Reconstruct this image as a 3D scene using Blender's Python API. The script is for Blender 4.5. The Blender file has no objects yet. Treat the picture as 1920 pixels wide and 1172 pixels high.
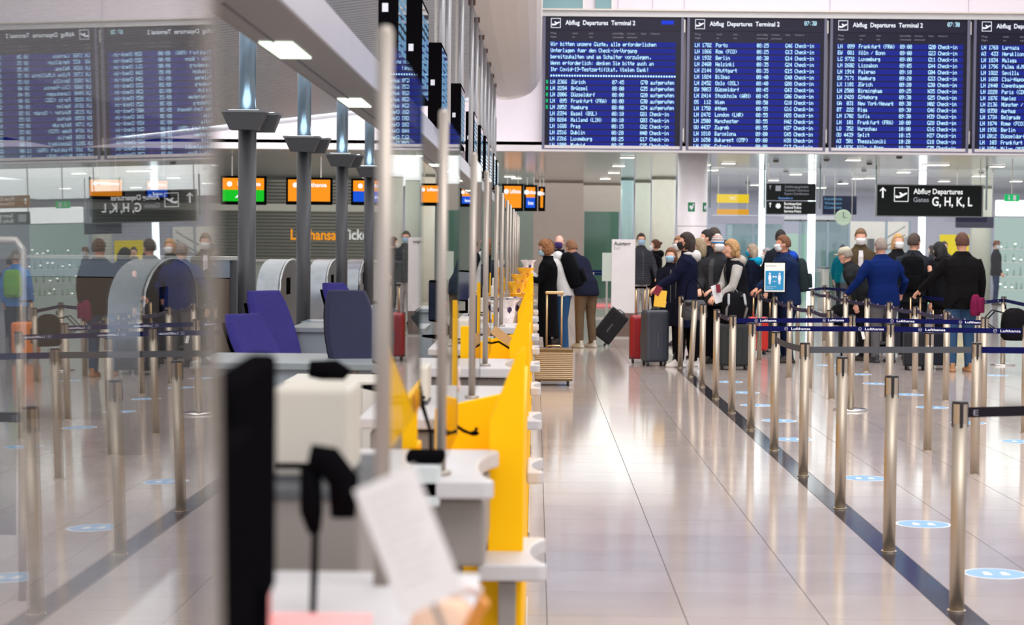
import bpy, bmesh, math, random
from mathutils import Vector, Matrix
random.seed(7)
S = bpy.context.scene
C = S.collection
PI = math.pi

# ------------------------------------------------------------------ camera
F = 3733.0; CAMH = 1.66; VX, VY = 1005.0, 452.0; ROLL = 0.0100
_v = Vector(((VX-960)/F, (586-VY)/F, -1)).normalized()
_t = Vector((math.sin(ROLL), math.cos(ROLL), 0))
_z = (_t - _t.dot(_v)*_v).normalized()
_x = _v.cross(_z)
RCAM = Matrix((_x, _v, _z))                     # camera -> world
cd = bpy.data.cameras.new('camera'); cam = bpy.data.objects.new('camera', cd); C.objects.link(cam)
cam.matrix_world = Matrix.Translation((0, 0, CAMH)) @ RCAM.to_4x4()
cd.sensor_width = 36.0; cd.lens = 36.0*F/1920; cd.clip_start = 0.02; cd.clip_end = 300
cd.dof.use_dof = True; cd.dof.focus_distance = 17.0; cd.dof.aperture_fstop = 4.0
S.camera = cam

# ------------------------------------------------------------------ world, lights, exposure
w = bpy.data.worlds.new('world'); S.world = w; w.use_nodes = True
w.node_tree.nodes['Background'].inputs[0].default_value = (0.93, 0.93, 1.0, 1)
w.node_tree.nodes['Background'].inputs[1].default_value = 0.95
S.view_settings.view_transform = 'Standard'; S.view_settings.look = 'None'
S.view_settings.gamma = 1.0; S.view_settings.use_curve_mapping = False
S.view_settings.exposure = 0.12
S.cycles.max_bounces = 10; S.cycles.transparent_max_bounces = 40
S.cycles.glossy_bounces = 6; S.cycles.diffuse_bounces = 3
S.cycles.sample_clamp_indirect = 6.0
try:
    S.cycles.use_denoising = True
except Exception: pass

def area(name, loc, size, power, col=(1, 1, 1), rot=(0, 0, 0)):
    l = bpy.data.lights.new(name, 'AREA'); l.shape = 'RECTANGLE'; l.size, l.size_y = size
    l.energy = power; l.color = col
    o = bpy.data.objects.new(name, l); C.objects.link(o); o.location = loc; o.rotation_euler = rot
    return o
area('hall_light', (4, 22, 11.0), (9, 24), 2200, (1, .97, .93))
area('deep_hall_light', (7, 51.5, 3.36), (18, 23), 1500, (.97, 1, .99))
area('counter_hall_light', (-4.5, 49, 3.36), (6, 14), 240, (1, .93, .82))
area('agent_zone_fill', (-3.6, 22, 3.5), (4.5, 28), 300, (1, .98, .95))  # added unseen fill that lifts the slatted ceiling and beam underside
area('fascia_fill', (-4.2, 36.6, 3.5), (7, .4), 95, (1, .97, .97), (math.radians(80), 0, 0))  # added fill, brightens the left end of the white fascia
area('front_fill', (5, 1, 9), (10, 5), 800, (1, .97, .93), (math.radians(55), 0, math.radians(12)))  # added soft frontal fill for the yellow counters, people and posts
area('near_counter_fill', (-2.2, 8, 3.6), (2.0, 9), 25, (1, .98, .95))  # added weak fill over the near agent zone, no real fitting

def ray(px, py):
    return RCAM @ Vector(((px-960)/F, (586-py)/F, -1))
def P(px, py, Y):
    d = ray(px, py); t = Y/d.y; return Vector((d.x*t, Y, CAMH+d.z*t))
def G(px, py, z=0.0):
    d = ray(px, py); t = (z-CAMH)/d.z; return Vector((d.x*t, d.y*t, z))

# ------------------------------------------------------------------ materials
def lin(c):
    return tuple((x/12.92 if x <= .04045 else ((x+.055)/1.055)**2.4) for x in c)
def rgb(r, g, b): return lin((r/255, g/255, b/255))
MATS = {}
def mat(name, col=(200, 200, 200), rough=.5, metal=0., emit=0., vary=.06, vscale=6., bump=0., bscale=60., wave=0., aniso=0., coat=0., spec=.5, alpha=1.):
    if name in MATS: return MATS[name]
    m = bpy.data.materials.new(name); m.use_nodes = True; MATS[name] = m
    nt = m.node_tree; n = nt.nodes; b = n['Principled BSDF']
    c = rgb(*col)
    b.inputs['Roughness'].default_value = rough; b.inputs['Metallic'].default_value = metal
    b.inputs['Specular IOR Level'].default_value = spec
    if coat: b.inputs['Coat Weight'].default_value = coat
    tc = n.new('ShaderNodeTexCoord'); nz = n.new('ShaderNodeTexNoise'); nz.inputs['Scale'].default_value = vscale
    nz.inputs['Detail'].default_value = 3
    nt.links.new(tc.outputs['Object'], nz.inputs['Vector'])
    mx = n.new('ShaderNodeMix'); mx.data_type = 'RGBA'
    mx.inputs[6].default_value = tuple(x*(1-vary) for x in c)+(1,); mx.inputs[7].default_value = tuple(min(1, x*(1+vary)) for x in c)+(1,)
    nt.links.new(nz.outputs[0], mx.inputs[0]); nt.links.new(mx.outputs[2], b.inputs['Base Color'])
    if emit:
        nt.links.new(mx.outputs[2], b.inputs['Emission Color']); b.inputs['Emission Strength'].default_value = emit
    if bump or wave:
        bp = n.new('ShaderNodeBump'); bp.inputs['Strength'].default_value = 1.0
        if wave:
            wv = n.new('ShaderNodeTexWave'); wv.bands_direction = 'Z'; wv.inputs['Scale'].default_value = wave
            nt.links.new(tc.outputs['Object'], wv.inputs['Vector']); bp.inputs['Distance'].default_value = .012
            nt.links.new(wv.outputs['Fac'], bp.inputs['Height'])
        else:
            n2 = n.new('ShaderNodeTexNoise'); n2.inputs['Scale'].default_value = bscale; n2.inputs['Detail'].default_value = 4
            nt.links.new(tc.outputs['Object'], n2.inputs['Vector']); bp.inputs['Distance'].default_value = bump
            nt.links.new(n2.outputs[0], bp.inputs['Height'])
        nt.links.new(bp.outputs[0], b.inputs['Normal'])
    return m
def cloth(name, col, wave=0.):
    col = tuple(c*.84 if max(col) < 150 else c for c in col)
    return mat('cloth_'+name, col, rough=.9, bump=.02, bscale=9., vary=.12, wave=wave, spec=.08)
def light_mat(name, col, st):
    if name in MATS: return MATS[name]
    m = mat(name, col, rough=.5, emit=st, vary=.0)
    b = m.node_tree.nodes['Principled BSDF']
    for l in list(b.inputs['Base Color'].links): m.node_tree.links.remove(l)
    b.inputs['Base Color'].default_value = (.01, .01, .012, 1); b.inputs['Specular IOR Level'].default_value = .1
    return m

def glass_mat(name, tint=(.97, .985, .98)):
    m = bpy.data.materials.new(name); m.use_nodes = True; nt = m.node_tree; n = nt.nodes
    for x in list(n): n.remove(x)
    out = n.new('ShaderNodeOutputMaterial'); mx = n.new('ShaderNodeMixShader')
    tr = n.new('ShaderNodeBsdfTransparent'); gl = n.new('ShaderNodeBsdfGlossy')
    tr.inputs[0].default_value = tint+(1,); gl.inputs['Roughness'].default_value = 0.0
    gm = n.new('ShaderNodeNewGeometry'); dt = n.new('ShaderNodeVectorMath'); dt.operation = 'DOT_PRODUCT'
    nt.links.new(gm.outputs['Incoming'], dt.inputs[0]); nt.links.new(gm.outputs['Normal'], dt.inputs[1])
    def M(op, a, b_=None):
        q = n.new('ShaderNodeMath'); q.operation = op
        for i, v in enumerate((a, b_)):
            if v is None: continue
            if isinstance(v, (int, float)): q.inputs[i].default_value = v
            else: nt.links.new(v, q.inputs[i])
        return q.outputs[0]
    f = M('ADD', M('MULTIPLY', M('POWER', M('SUBTRACT', 1.0, M('ABSOLUTE', dt.outputs['Value'])), 5.0), .96), .04)
    nt.links.new(f, mx.inputs[0]); nt.links.new(tr.outputs[0], mx.inputs[1]); nt.links.new(gl.outputs[0], mx.inputs[2])
    nt.links.new(mx.outputs[0], out.inputs[0]); return m
GLASS = glass_mat('clear_glass'); GLASSG = glass_mat('green_tinted_glass', (.72, .84, .80))

STEEL = mat('brushed_steel', (190, 178, 162), rough=.5, metal=1., vary=.05, vscale=3)
ALU = mat('satin_aluminium', (186, 182, 176), rough=.42, metal=.8)
DARKG = mat('dark_grey_paint', (88, 90, 94), rough=.42, metal=.35)
BLACK = mat('black_plastic', (14, 13, 15), rough=.9, spec=.0)
WHITE = mat('white_lacquer', (232, 230, 228), rough=.35)
YELLOW = mat('yellow_lacquer', (255, 190, 0), rough=.5, vary=.03, spec=.15)
GREYP = mat('grey_panel', (142, 134, 127), rough=.45)
LEDGE = mat('light_grey_ledge', (196, 192, 192), rough=.4)
DESKT = mat('blue_grey_desk', (140, 148, 152), rough=.35)
NAVY = mat('navy_belt', (15, 20, 78), rough=.8, spec=.1)
GREYBELT = mat('grey_belt', (84, 86, 92), rough=.8, spec=.1)
DUSK = mat('dusk_belt', (62, 58, 80), rough=.8, spec=.1)
BLACKBELT = mat('black_belt', (32, 28, 34), rough=.8, spec=.1)
PRINT = mat('white_print', (235, 238, 250), rough=.6)
RED = mat('deep_red', (170, 22, 30), rough=.4)

# ------------------------------------------------------------------ mesh builder
class MB:
    def __init__(s): s.v = []; s.f = []; s.sm = []
    def add(s, vs, fs, smooth=False):
        o = len(s.v); s.v += [tuple(p) for p in vs]
        for f in fs: s.f.append(tuple(i+o for i in f)); s.sm.append(smooth)
        return s
    def box(s, x0, x1, y0, y1, z0, z1, M=None):
        vs = [Vector((x, y, z)) for z in (z0, z1) for y in (y0, y1) for x in (x0, x1)]
        if M: vs = [M @ p for p in vs]
        return s.add(vs, [(0, 2, 3, 1), (4, 5, 7, 6), (0, 1, 5, 4), (2, 6, 7, 3), (0, 4, 6, 2), (1, 3, 7, 5)])
    def loft(s, rings, smooth=True, cap=True):
        n = len(rings[0]); vs = [p for r in rings for p in r]; fs = []
        for i in range(len(rings)-1):
            for j in range(n):
                k = (j+1) % n
                fs.append((i*n+j, i*n+k, (i+1)*n+k, (i+1)*n+j))
        s.add(vs, fs, smooth)
        if cap:
            o = len(s.v)-len(vs)
            s.f.append(tuple(o+j for j in reversed(range(n)))); s.sm.append(False)
            s.f.append(tuple(o+(len(rings)-1)*n+j for j in range(n))); s.sm.append(False)
        return s
    def tube(s, pts, rads, n=12, cap=True, flat=1.0):
        pts = [Vector(p) for p in pts]
        if not hasattr(rads, '__len__'): rads = [rads]*len(pts)
        rings = []
        for i, p in enumerate(pts):
            d = (pts[min(i+1, len(pts)-1)]-pts[max(i-1, 0)]).normalized()
            up = Vector((0, 0, 1)) if abs(d.z) < .9 else Vector((1, 0, 0))
            a = d.cross(up).normalized(); b = d.cross(a).normalized()
            rings.append([p+(a*math.cos(2*PI*j/n)+b*math.sin(2*PI*j/n)*flat)*rads[i] for j in range(n)])
        return s.loft(rings, True, cap)
    def cyl(s, x, y, z0, z1, r, n=20, r2=None):
        r2 = r if r2 is None else r2
        return s.loft([[(x+q*math.cos(2*PI*j/n), y+q*math.sin(2*PI*j/n), z) for j in range(n)] for z, q in ((z0, r), (z1, r2))])
    def ell(s, c, r, nu=14, nv=9, fn=None):
        c = Vector(c); rings = []
        for i in range(1, nv):
            t = PI*i/nv
            ring = []
            for j in range(nu):
                a = 2*PI*j/nu
                d = Vector((math.sin(t)*math.cos(a), math.sin(t)*math.sin(a), -math.cos(t)))
                k = fn(d) if fn else 1.
                ring.append(c+Vector((d.x*r[0]*k, d.y*r[1]*k, d.z*r[2]*k)))
            rings.append(ring)
        o = len(s.v); s.loft(rings, True, False)
        nb = len(s.v); m = (nv-1)
        kb = fn(Vector((0, 0, -1))) if fn else 1.; kt = fn(Vector((0, 0, 1))) if fn else 1.
        s.v += [tuple(c-Vector((0, 0, r[2]*kb))), tuple(c+Vector((0, 0, r[2]*kt)))]
        for j in range(nu):
            k = (j+1) % nu
            s.f.append((nb, o+k, o+j)); s.sm.append(True)
            s.f.append((nb+1, o+(m-1)*nu+j, o+(m-1)*nu+k)); s.sm.append(True)
        return s
    def prism(s, poly, a0, a1, axis='y'):
        # poly: 2D points; axis y -> (x,z), axis x -> (y,z), axis z -> (x,y)
        def q(p, a): return {'y': (p[0], a, p[1]), 'x': (a, p[0], p[1]), 'z': (p[0], p[1], a)}[axis]
        return s.loft([[q(p, a0) for p in poly], [q(p, a1) for p in poly]], False, True)
    def xf(s, M, start=0):
        s.v[start:] = [tuple(M @ Vector(p)) for p in s.v[start:]]; return s
    def mesh(s, name, m):
        me = bpy.data.meshes.new(name); me.from_pydata(s.v, [], s.f)
        me.polygons.foreach_set('use_smooth', s.sm)
        bm = bmesh.new(); bm.from_mesh(me); bmesh.ops.recalc_face_normals(bm, faces=bm.faces); bm.to_mesh(me); bm.free()
        me.materials.append(m); me.update(); return me
    def build(s, name, m, parent=None, bevel=0., seg=2):
        o = bpy.data.objects.new(name, s.mesh(name, m)); C.objects.link(o)
        if parent: o.parent = parent
        if bevel:
            b = o.modifiers.new('bevel', 'BEVEL'); b.width = bevel; b.segments = seg; b.limit_method = 'ANGLE'
        return o
def tag(o, label=None, cat=None, group=None, kind=None):
    if label: o['label'] = label
    if cat: o['category'] = cat
    if group: o['group'] = group
    if kind: o['kind'] = kind
    return o
def thing(name, label, cat, loc=(0, 0, 0), rz=0., group=None):
    o = bpy.data.objects.new(name, None); C.objects.link(o); o.empty_display_size = .1
    o.location = loc; o.rotation_euler = (0, 0, rz); return tag(o, label, cat, group)
def copy_tree(o, parent=None):
    c = o.copy(); C.objects.link(c)
    if parent: c.parent = parent
    for ch in list(o.children): copy_tree(ch, c)
    return c
def struct(o): o['kind'] = 'structure'; return o
def box_obj(name, x0, x1, y0, y1, z0, z1, m, parent=None, bevel=0.):
    return MB().box(x0, x1, y0, y1, z0, z1).build(name, m, parent, bevel)
def at_origin(o, p):
    """give a top-level single mesh its own origin at p"""
    o.data.transform(Matrix.Translation(-Vector(p))); o.location = p; return o

DG = bpy.context.evaluated_depsgraph_get
def text(body, m, parent=None, loc=(0, 0, 0), width=None, height=.1, rz=0., bold=0., name='lettering', face='-y', ext=.002, spacing=1.):
    cu = bpy.data.curves.new('t', 'FONT'); cu.body = body; cu.size = 1.0; cu.offset = bold; cu.extrude = 0.0
    cu.resolution_u = 3; cu.space_character = spacing
    t = bpy.data.objects.new('t', cu); C.objects.link(t)
    me = bpy.data.meshes.new_from_object(t.evaluated_get(DG())); bpy.data.objects.remove(t); bpy.data.curves.remove(cu)
    if len(me.vertices) == 0: return None
    xs = [v.co.x for v in me.vertices]; x0, x1 = min(xs), max(xs)
    k = height/.72; kx = (width/(x1-x0)) if width else k
    M = Matrix.Diagonal((kx, k, 1, 1)) @ Matrix.Translation((-x0, 0, 0))
    R = Matrix.Rotation(PI/2, 4, 'X')
    me.transform(Matrix.Rotation(rz, 4, 'Z') @ R @ M)
    me.materials.clear(); me.materials.append(m)
    o = bpy.data.objects.new(name, me); C.objects.link(o); o.location = loc
    if parent: o.parent = parent
    return o

# ================================================================== SETTING
def stone_floor():
    m = bpy.data.materials.new('polished_stone_tiles'); m.use_nodes = True; nt = m.node_tree; n = nt.nodes; b = n['Principled BSDF']
    oi = n.new('ShaderNodeObjectInfo'); tc = n.new('ShaderNodeTexCoord'); gm = n.new('ShaderNodeNewGeometry')
    nz = n.new('ShaderNodeTexNoise'); nz.inputs['Scale'].default_value = 2.2; nz.inputs['Detail'].default_value = 6
    nt.links.new(gm.outputs['Position'], nz.inputs['Vector'])
    mx = n.new('ShaderNodeMix'); mx.data_type = 'RGBA'
    mx.inputs[6].default_value = rgb(168, 156, 151)+(1,); mx.inputs[7].default_value = rgb(194, 182, 176)+(1,)
    nt.links.new(nz.outputs[0], mx.inputs[0])
    hs = n.new('ShaderNodeHueSaturation'); nt.links.new(mx.outputs[2], hs.inputs['Color'])
    mr = n.new('ShaderNodeMapRange'); mr.inputs[3].default_value = .95; mr.inputs[4].default_value = 1.05
    nt.links.new(oi.outputs['Random'], mr.inputs[0]); nt.links.new(mr.outputs[0], hs.inputs['Value'])
    nt.links.new(hs.outputs[0], b.inputs['Base Color'])
    b.inputs['Roughness'].default_value = .10; b.inputs['Specular IOR Level'].default_value = .5
    return m
TILE = stone_floor(); DTILE = mat('dark_stone', (58, 56, 62), rough=.1, vary=.12)
GROUT = mat('joint_mortar', (96, 88, 84), rough=.8)
TS = .613; X0 = 0.065                       # joints at X0 + k*TS
fl = MB().box(-16, 24, -2, 70, -.05, -.004).build('floor', GROUT); struct(fl)
cells = []
xa, xb = 1.855, 2.0
nx0, nx1 = int(math.floor((-14-X0)/TS)), int(math.ceil((22-X0)/TS))
for i in range(nx0, nx1):
    for j in range(-1, 110):
        x0, x1 = X0+i*TS, X0+(i+1)*TS; y0, y1 = j*TS+.2, (j+1)*TS+.2
        if x0 < xa < x1: cells.append((x0, xa, y0, y1)); cells.append((xb, x1+0, y0, y1)) if xb < x1-.02 else None; continue
        if x0 < xb < x1: x0 = xb
        if x1-x0 < .03: continue
        cells.append((x0, x1, y0, y1))
g = .0022
def vis(c):
    cx, cy = (c[0]+c[1])/2, (c[2]+c[3])/2
    if cy < 7.5: return False
    px = VX+cx*F/cy
    return 985 < px < 2020
near = sorted([c for c in cells if vis(c)], key=lambda c: c[2])[:235]
ns = set(near); cache = {}
for c in near:
    wx, wy = round(c[1]-c[0], 4), round(c[3]-c[2], 4)
    if (wx, wy) not in cache:
        cache[(wx, wy)] = MB().box(-wx/2+g, wx/2-g, -wy/2+g, wy/2-g, -.012, 0).mesh('floor_tile', TILE)
    o = bpy.data.objects.new('floor_tile', cache[(wx, wy)]); C.objects.link(o); o.parent = fl
    o.location = ((c[0]+c[1])/2, (c[2]+c[3])/2, 0)
rest = MB()
for c in cells:
    if c not in ns: rest.box(c[0]+g, c[1]-g, c[2]+g, c[3]-g, -.012, 0)
o = rest.build('floor_tiles', TILE, fl); o['kind'] = 'stuff'
dm = MB().box(-(xb-xa)/2+g, (xb-xa)/2-g, -TS/2+g, TS/2-g, -.012, 0).mesh('border_tile', DTILE)
for j in range(9, 62):
    o = bpy.data.objects.new('border_tile', dm); C.objects.link(o); o.parent = fl; o.location = ((xa+xb)/2, j*TS+.2+TS/2, 0)
    o['label'] = 'narrow dark grey stone border tile'

ZB = 38.7                                         # plane of the boards
WPINK = mat('white_fascia', (238, 228, 234), rough=.5, vary=.02)
wall = MB().box(-16, 22, ZB+.3, ZB+.6, 3.42, 14).build('wall_back', WPINK); struct(wall)
# panel joints and top band of the fascia
for px in (1160, 1225, 1285, 1560, 1822):
    x = P(px, 10, ZB).x
    box_obj('panel_joint', x-.006, x+.006, ZB+.285, ZB+.3, 6.1, 14, mat('joint_lilac', (196, 186, 200)), wall)  # thin joint strips, lilac grey a little darker than the fascia
zt = P(1450, 36, ZB).z; zb = P(1450, 283, ZB).z
o = box_obj('trim_band', P(1012, 30, ZB).x, 20, ZB-.05, ZB+.3, zt+.02, zt+.13, mat('grey_band', (206, 205, 206), rough=.3), wall)
o = box_obj('trim_rail', P(1012, 30, ZB).x, 20, ZB-.12, ZB+.0, zt+.13, zt+.16, mat('rail_white', (226, 216, 206), rough=.3), wall)
o = box_obj('trim_soffit', -16, 20, ZB-.02, ZB+.3, 3.40, 3.52, mat('soffit_edge', (214, 208, 210), rough=.35), wall)
# small upper windows left of the boards
for k, (pa, pb) in enumerate(((1013, 1093), (1117, 1147))):
    a = P(pa, 18, ZB).x; b = P(pb, 18, ZB).x
    wn = struct(box_obj('window_%d' % (k+1), a, b, ZB+.22, ZB+.31, zt+.2, zt+1.0, mat('teal_window', (92, 142, 150), rough=.1)))
    box_obj('window_frame', b, b+.05, ZB+.18, ZB+.31, zt+.16, zt+1.0, WHITE, wn)
# far side walls of the hall
o = struct(MB().box(17, 17.3, -2, ZB+.3, 0, 12).build('wall_right', mat('pale_hall_wall', (205, 205, 210))))

# lowered ceiling beyond the boards
SOFF = mat('metal_soffit', (196, 200, 198), rough=.18, metal=.25, vary=.05, vscale=1.2)
sf = struct(MB().box(-16, 22, ZB+.3, 66, 3.42, 3.6).build('ceiling_soffit', SOFF))
LAMP = light_mat('lamp_white', (255, 252, 240), 5.)
ORDS = 'first second third fourth fifth sixth seventh eighth ninth tenth eleventh twelfth thirteenth fourteenth fifteenth sixteenth seventeenth eighteenth nineteenth twentieth twenty-first twenty-second twenty-third twenty-fourth twenty-fifth'.split()
for nl, (px, py) in enumerate(sorted(((1176, 295), (1160, 311), (1151, 324), (1135, 335), (956, 331), (968, 334), (1320, 309), (1366, 306), (1335, 319), (1492, 327), (1600, 300),
                 (1608, 335), (1632, 334), (1694, 323), (1766, 309), (1770, 340), (1835, 330), (1744, 309), (1580, 344), (1416, 347), (1450, 338), (1540, 352), (1700, 362), (1870, 312), (1905, 340)))):
    p = G(px, py, 3.41)
    if p.y > 65: p = Vector((p.x*62/p.y, 62, 3.41))
    t = thing('ceiling_light', 'small flat rectangular downlight in the low metal ceiling, %s from the left' % ORDS[nl], 'lamp', p, 0, 'downlights in the low ceiling')
    box_obj('diffuser', -.14, .14, -.14, .14, -.012, .0, LAMP, t); box_obj('rim', -.16, .16, -.16, .16, -.006, .012, ALU, t)
DOTB = mat('detector_grey', (96, 90, 84))
for nl, (px, py) in enumerate(sorted(((1550, 298), (1474, 320), (1402, 341), (1630, 305), (1455, 300), (1686, 293), (1840, 322), (1576, 340), (1620, 318)))):
    p = G(px, py, 3.41)
    o = MB().cyl(0, 0, -.05, 0, .05, 12, .07).build('smoke_detector', DOTB); o.location = p
    tag(o, 'small round grey detector under the low metal ceiling, %s from the left' % ORDS[nl], 'smoke detector', 'detectors in the low ceiling')

# deep walls
def wallpx(name, p0, p1, Y, z0, z1, m, th=.15, parent=None):
    a, b = P(p0, 452, Y).x, P(p1, 452, Y).x
    o = box_obj(name, a, b, Y, Y+th, z0, z1, m, parent)
    if not parent: struct(o)
    return o
wallpx('wall_deep_right', 1160, 2700, 64, 0, 3.42, mat('lavender_wall', (196, 196, 218), rough=.4))
wallpx('wall_deep_middle', 1090, 1165, 60, 2.55, 3.42, mat('taupe_wall', (190, 178, 168)))
wallpx('wall_deep_brown', 1000, 1093, 58, 0, 3.42, mat('brown_grey_wall', (158, 142, 134), rough=.25))
wallpx('wall_deep_left', -900, 1000, 62, 0, 3.42, mat('grey_green_wall', (138, 148, 140)))
gd = struct(box_obj('door_1', P(1095, 452, 59).x, P(1160, 452, 59).x, 59, 59.03, 0, 2.55, mat('green_glass_dark', (78, 112, 96), rough=.06, spec=.8)))
box_obj('door_frame', P(1092, 452, 59).x, P(1095, 452, 59).x, 58.9, 59.1, 0, 2.6, ALU, gd)
for k, (pa, pb, Y, m) in enumerate(((1163, 1187, 55, mat('teal_panel', (150, 180, 182), rough=.2)), (1190, 1219, 57, mat('cream_panel', (196, 200, 186), rough=.35)),
                         (1221, 1266, 54, mat('cream_column_paint', (206, 204, 190), rough=.3)), (1820, 1858, 60, mat('cream_column_paint', (206, 204, 190), rough=.3)), (755, 815, 54, mat('cream_column_paint', (206, 204, 190), rough=.3)))):
    a = P(pa, 452, Y).x; b = P(pb, 452, Y).x
    o = MB().cyl(0, 0, 0, 3.42, (b-a)/2, 32).build('column', m); o.location = ((a+b)/2, Y, 0)
    tag(o, ['slim teal round column just right of the dark green glass door', 'slim cream round column behind the exit sign stand', 'wide cream round column between the exit sign and the white column',
            'pale round column left of the bright shop glass on the right', 'pale round column behind the counter screens on the left'][k], 'column')
# white column with first aid signs
a, b = P(1270, 400, ZB+1.2).x, P(1326, 400, ZB+1.2).x
col = thing('column', 'thick white round column with green first aid signs under the boards', 'column', ((a+b)/2, ZB+1.2, 0))
MB().cyl(0, 0, 0, 3.42, (b-a)/2, 48).build('shaft', mat('white_column', (252, 244, 248), rough=.3), col)
MB().cyl(0, 0, 1.98, 1.995, (b-a)/2+.003, 48).build('joint_ring', mat('ring_grey', (198, 190, 190)), col)
GREEN = mat('sign_green', (20, 130, 80), rough=.5)
for ang in (-8, 52):
    for nm, m, hw, z0, z1, off in (('aid_sign', GREEN, 10.5, 2.05, 2.22, .004),):
        mb = MB(); R0 = (b-a)/2+off
        zc = CAMH+(VY-386)*(ZB+1.2)/F
        rr = [[(R0*k*math.sin(math.radians(ang+q)), -R0*k*math.cos(math.radians(ang+q)), z) for q in (-13, -6, 0, 6, 13)] for k, z in ((1, zc-.09), (1, zc+.09))]
        mb.add(rr[0]+rr[1], [(i, i+1, i+6, i+5) for i in range(4)], True)
        s_ = mb.build('aid_sign', GREEN, col)
        hb = MB(); pts = [(0, -.055), (-.05, 0), (-.045, .035), (-.02, .045), (0, .025), (.02, .045), (.045, .035), (.05, 0)]
        A = math.radians(ang)
        fr = [((R0+.004)*math.sin(A)+x*math.cos(A)*.8, -(R0+.004)*math.cos(A)+x*math.sin(A)*.8, zc+z-.01) for x, z in pts]
        hb.add(fr, [tuple(range(8))]); hb.build('heart_symbol', PRINT, s_)
        cr = MB()
        for x, z, wx, wz in ((.05, .06, .008, .022), (.05, .06, .022, .008)):
            cr.add([((R0+.004)*math.sin(A)+(x+u*wx)*math.cos(A)*.8, -(R0+.005)*math.cos(A)+(x+u*wx)*math.sin(A)*.8, zc+z+v*wz-.01) for u, v in ((-1, -1), (1, -1), (1, 1), (-1, 1))], [(0, 1, 2, 3)])
        cr.build('cross_symbol', PRINT, s_)

# glass front with mullions below the boards, light strips
STRIP = light_mat('light_strip', (238, 250, 255), 3.2)
for k, (px, wpx) in enumerate(((1428, 11), (1521, 13), (1728, 12))):
    p = P(px, 452, 47.5); hw = wpx/2*47.5/F
    t = thing('light_column', ['left one of the three white glowing light columns behind the queue', 'middle one of the three white glowing light columns, right of the black wayfinding signs',
              'right one of the three white glowing light columns, below the big departures sign'][k], 'lamp', (p.x, p.y, 0))
    box_obj('luminous_tube', -hw, hw, -hw*.6, hw*.6, .05, 3.40, STRIP, t); box_obj('foot', -hw*1.3, hw*1.3, -hw, hw, 0, .05, ALU, t)
for k, (pa, pb) in enumerate(((1330, 1432), (1432, 1536), (1536, 1641), (1641, 1848), (1848, 2060))):
    Y = 45.0
    t = struct(MB().box(P(pa, 0, Y).x, P(pb, 0, Y).x, Y, Y+.012, .0, 3.42).build('window_%d' % (k+3), GLASS))
    x = P(pa, 452, Y).x
    box_obj('mullion', x-.014, x+.014, Y-.03, Y+.05, 2.45, 3.42, mat('mullion_grey', (98, 112, 112), rough=.35, metal=.5), t)
# hall furniture far behind
o = wallpx('trim_far_beam', 1330, 1470, 56, 2.2, 2.42, mat('lavender_beam', (158, 156, 178)))
o = box_obj('partition_wall', P(1590, 452, 60).x, P(1705, 452, 60).x, 60, 60.1, 0, P(1600, 415, 60).z, mat('warm_white', (244, 236, 230), rough=.5)); tag(o, 'plain warm white partition behind the man in the plaid coat', 'wall panel')
t = thing('staircase', 'grey railing and stair slope in front of the white partition', 'stairs', (0, 0, 0))
mb = MB(); 
pA, pB = P(1655, 450, 58), P(1697, 424, 58)
mb.tube([pA, pB], .03, 8); mb.tube([pA-Vector((0, 0, .25)), pB-Vector((0, 0, .25))], .03, 8); mb.build('handrail', ALU, t)
mb = MB(); mb.add([(pA.x-.6, 58.2, 0), (pB.x+.3, 58.2, 0), (pB.x+.3, 58.2, pB.z-.2), (pA.x-.6, 58.2, pA.z-.8)], [(0, 1, 2, 3)])
mb.add([(pA.x-.6, 58.5, 0), (pB.x+.3, 58.5, 0), (pB.x+.3, 58.5, pB.z-.2), (pA.x-.6, 58.5, pA.z-.8)], [(0, 1, 2, 3)]); mb.build('stair_side', mat('stair_grey', (178, 178, 180)), t)
o = box_obj('wall_box', P(1636, 452, 59).x, P(1646, 452, 59).x, 59.6, 59.95, P(0, 470, 59).z, P(0, 432, 59).z, DARKG); tag(o, 'narrow dark grey box on the white partition', 'cabinet')
o = box_obj('yellow_board', P(1763, 452, 62).x, P(1817, 452, 62).x, 62, 62.1, P(1790, 480, 62).z, P(1790, 440, 62).z, light_mat('lit_yellow', (255, 226, 0), .75)); MB().box(P(1780, 452, 62).x, P(1800, 452, 62).x, 62.02, 62.08, 0, P(1790, 480, 62).z).build('support_leg', ALU, o); tag(o, 'bright yellow lit board behind the man in the black jacket', 'sign')
for k, (pa, pb, Y, py0, py1, m) in enumerate(((1470, 1512, 60, 590, 438, mat('mint_glass', (190, 220, 205), rough=.15)), (1540, 1592, 58, 600, 470, mat('pale_steel', (190, 196, 204), rough=.3)), (1655, 1722, 57, 600, 470, mat('pale_steel2', (176, 186, 196), rough=.3)), (1340, 1425, 60, 600, 440, mat('blue_grey_glass', (168, 184, 206), rough=.15)))):
    o = box_obj('glass_partition', P(pa, 452, Y).x, P(pb, 452, Y).x, Y, Y+.08, 0, P(pa, py1, Y).z, m)
    tag(o, ['mint green glass panel behind the man with the white mask and blue jacket', 'pale steel gate panel left of the plaid coat man', 'pale steel gate panel behind the backpack man', 'blue grey glass panel behind the knit hat man'][k], 'panel')
t = thing('glazed_doors', 'row of pale steel framed glass doors at the back of the low hall', 'doors', (0, 57.5, 0))
for px in (1362, 1412, 1466, 1500, 1552, 1592, 1662, 1706):
    x = P(px, 452, 57.5).x; MB().box(x-.03, x+.03, 0, .1, 0, 2.35).build('door_post', mat('post_blue_grey', (150, 164, 180), rough=.3, metal=.3), t)
x0, x1 = P(1335, 452, 57.5).x, P(1590, 452, 57.5).x
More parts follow.
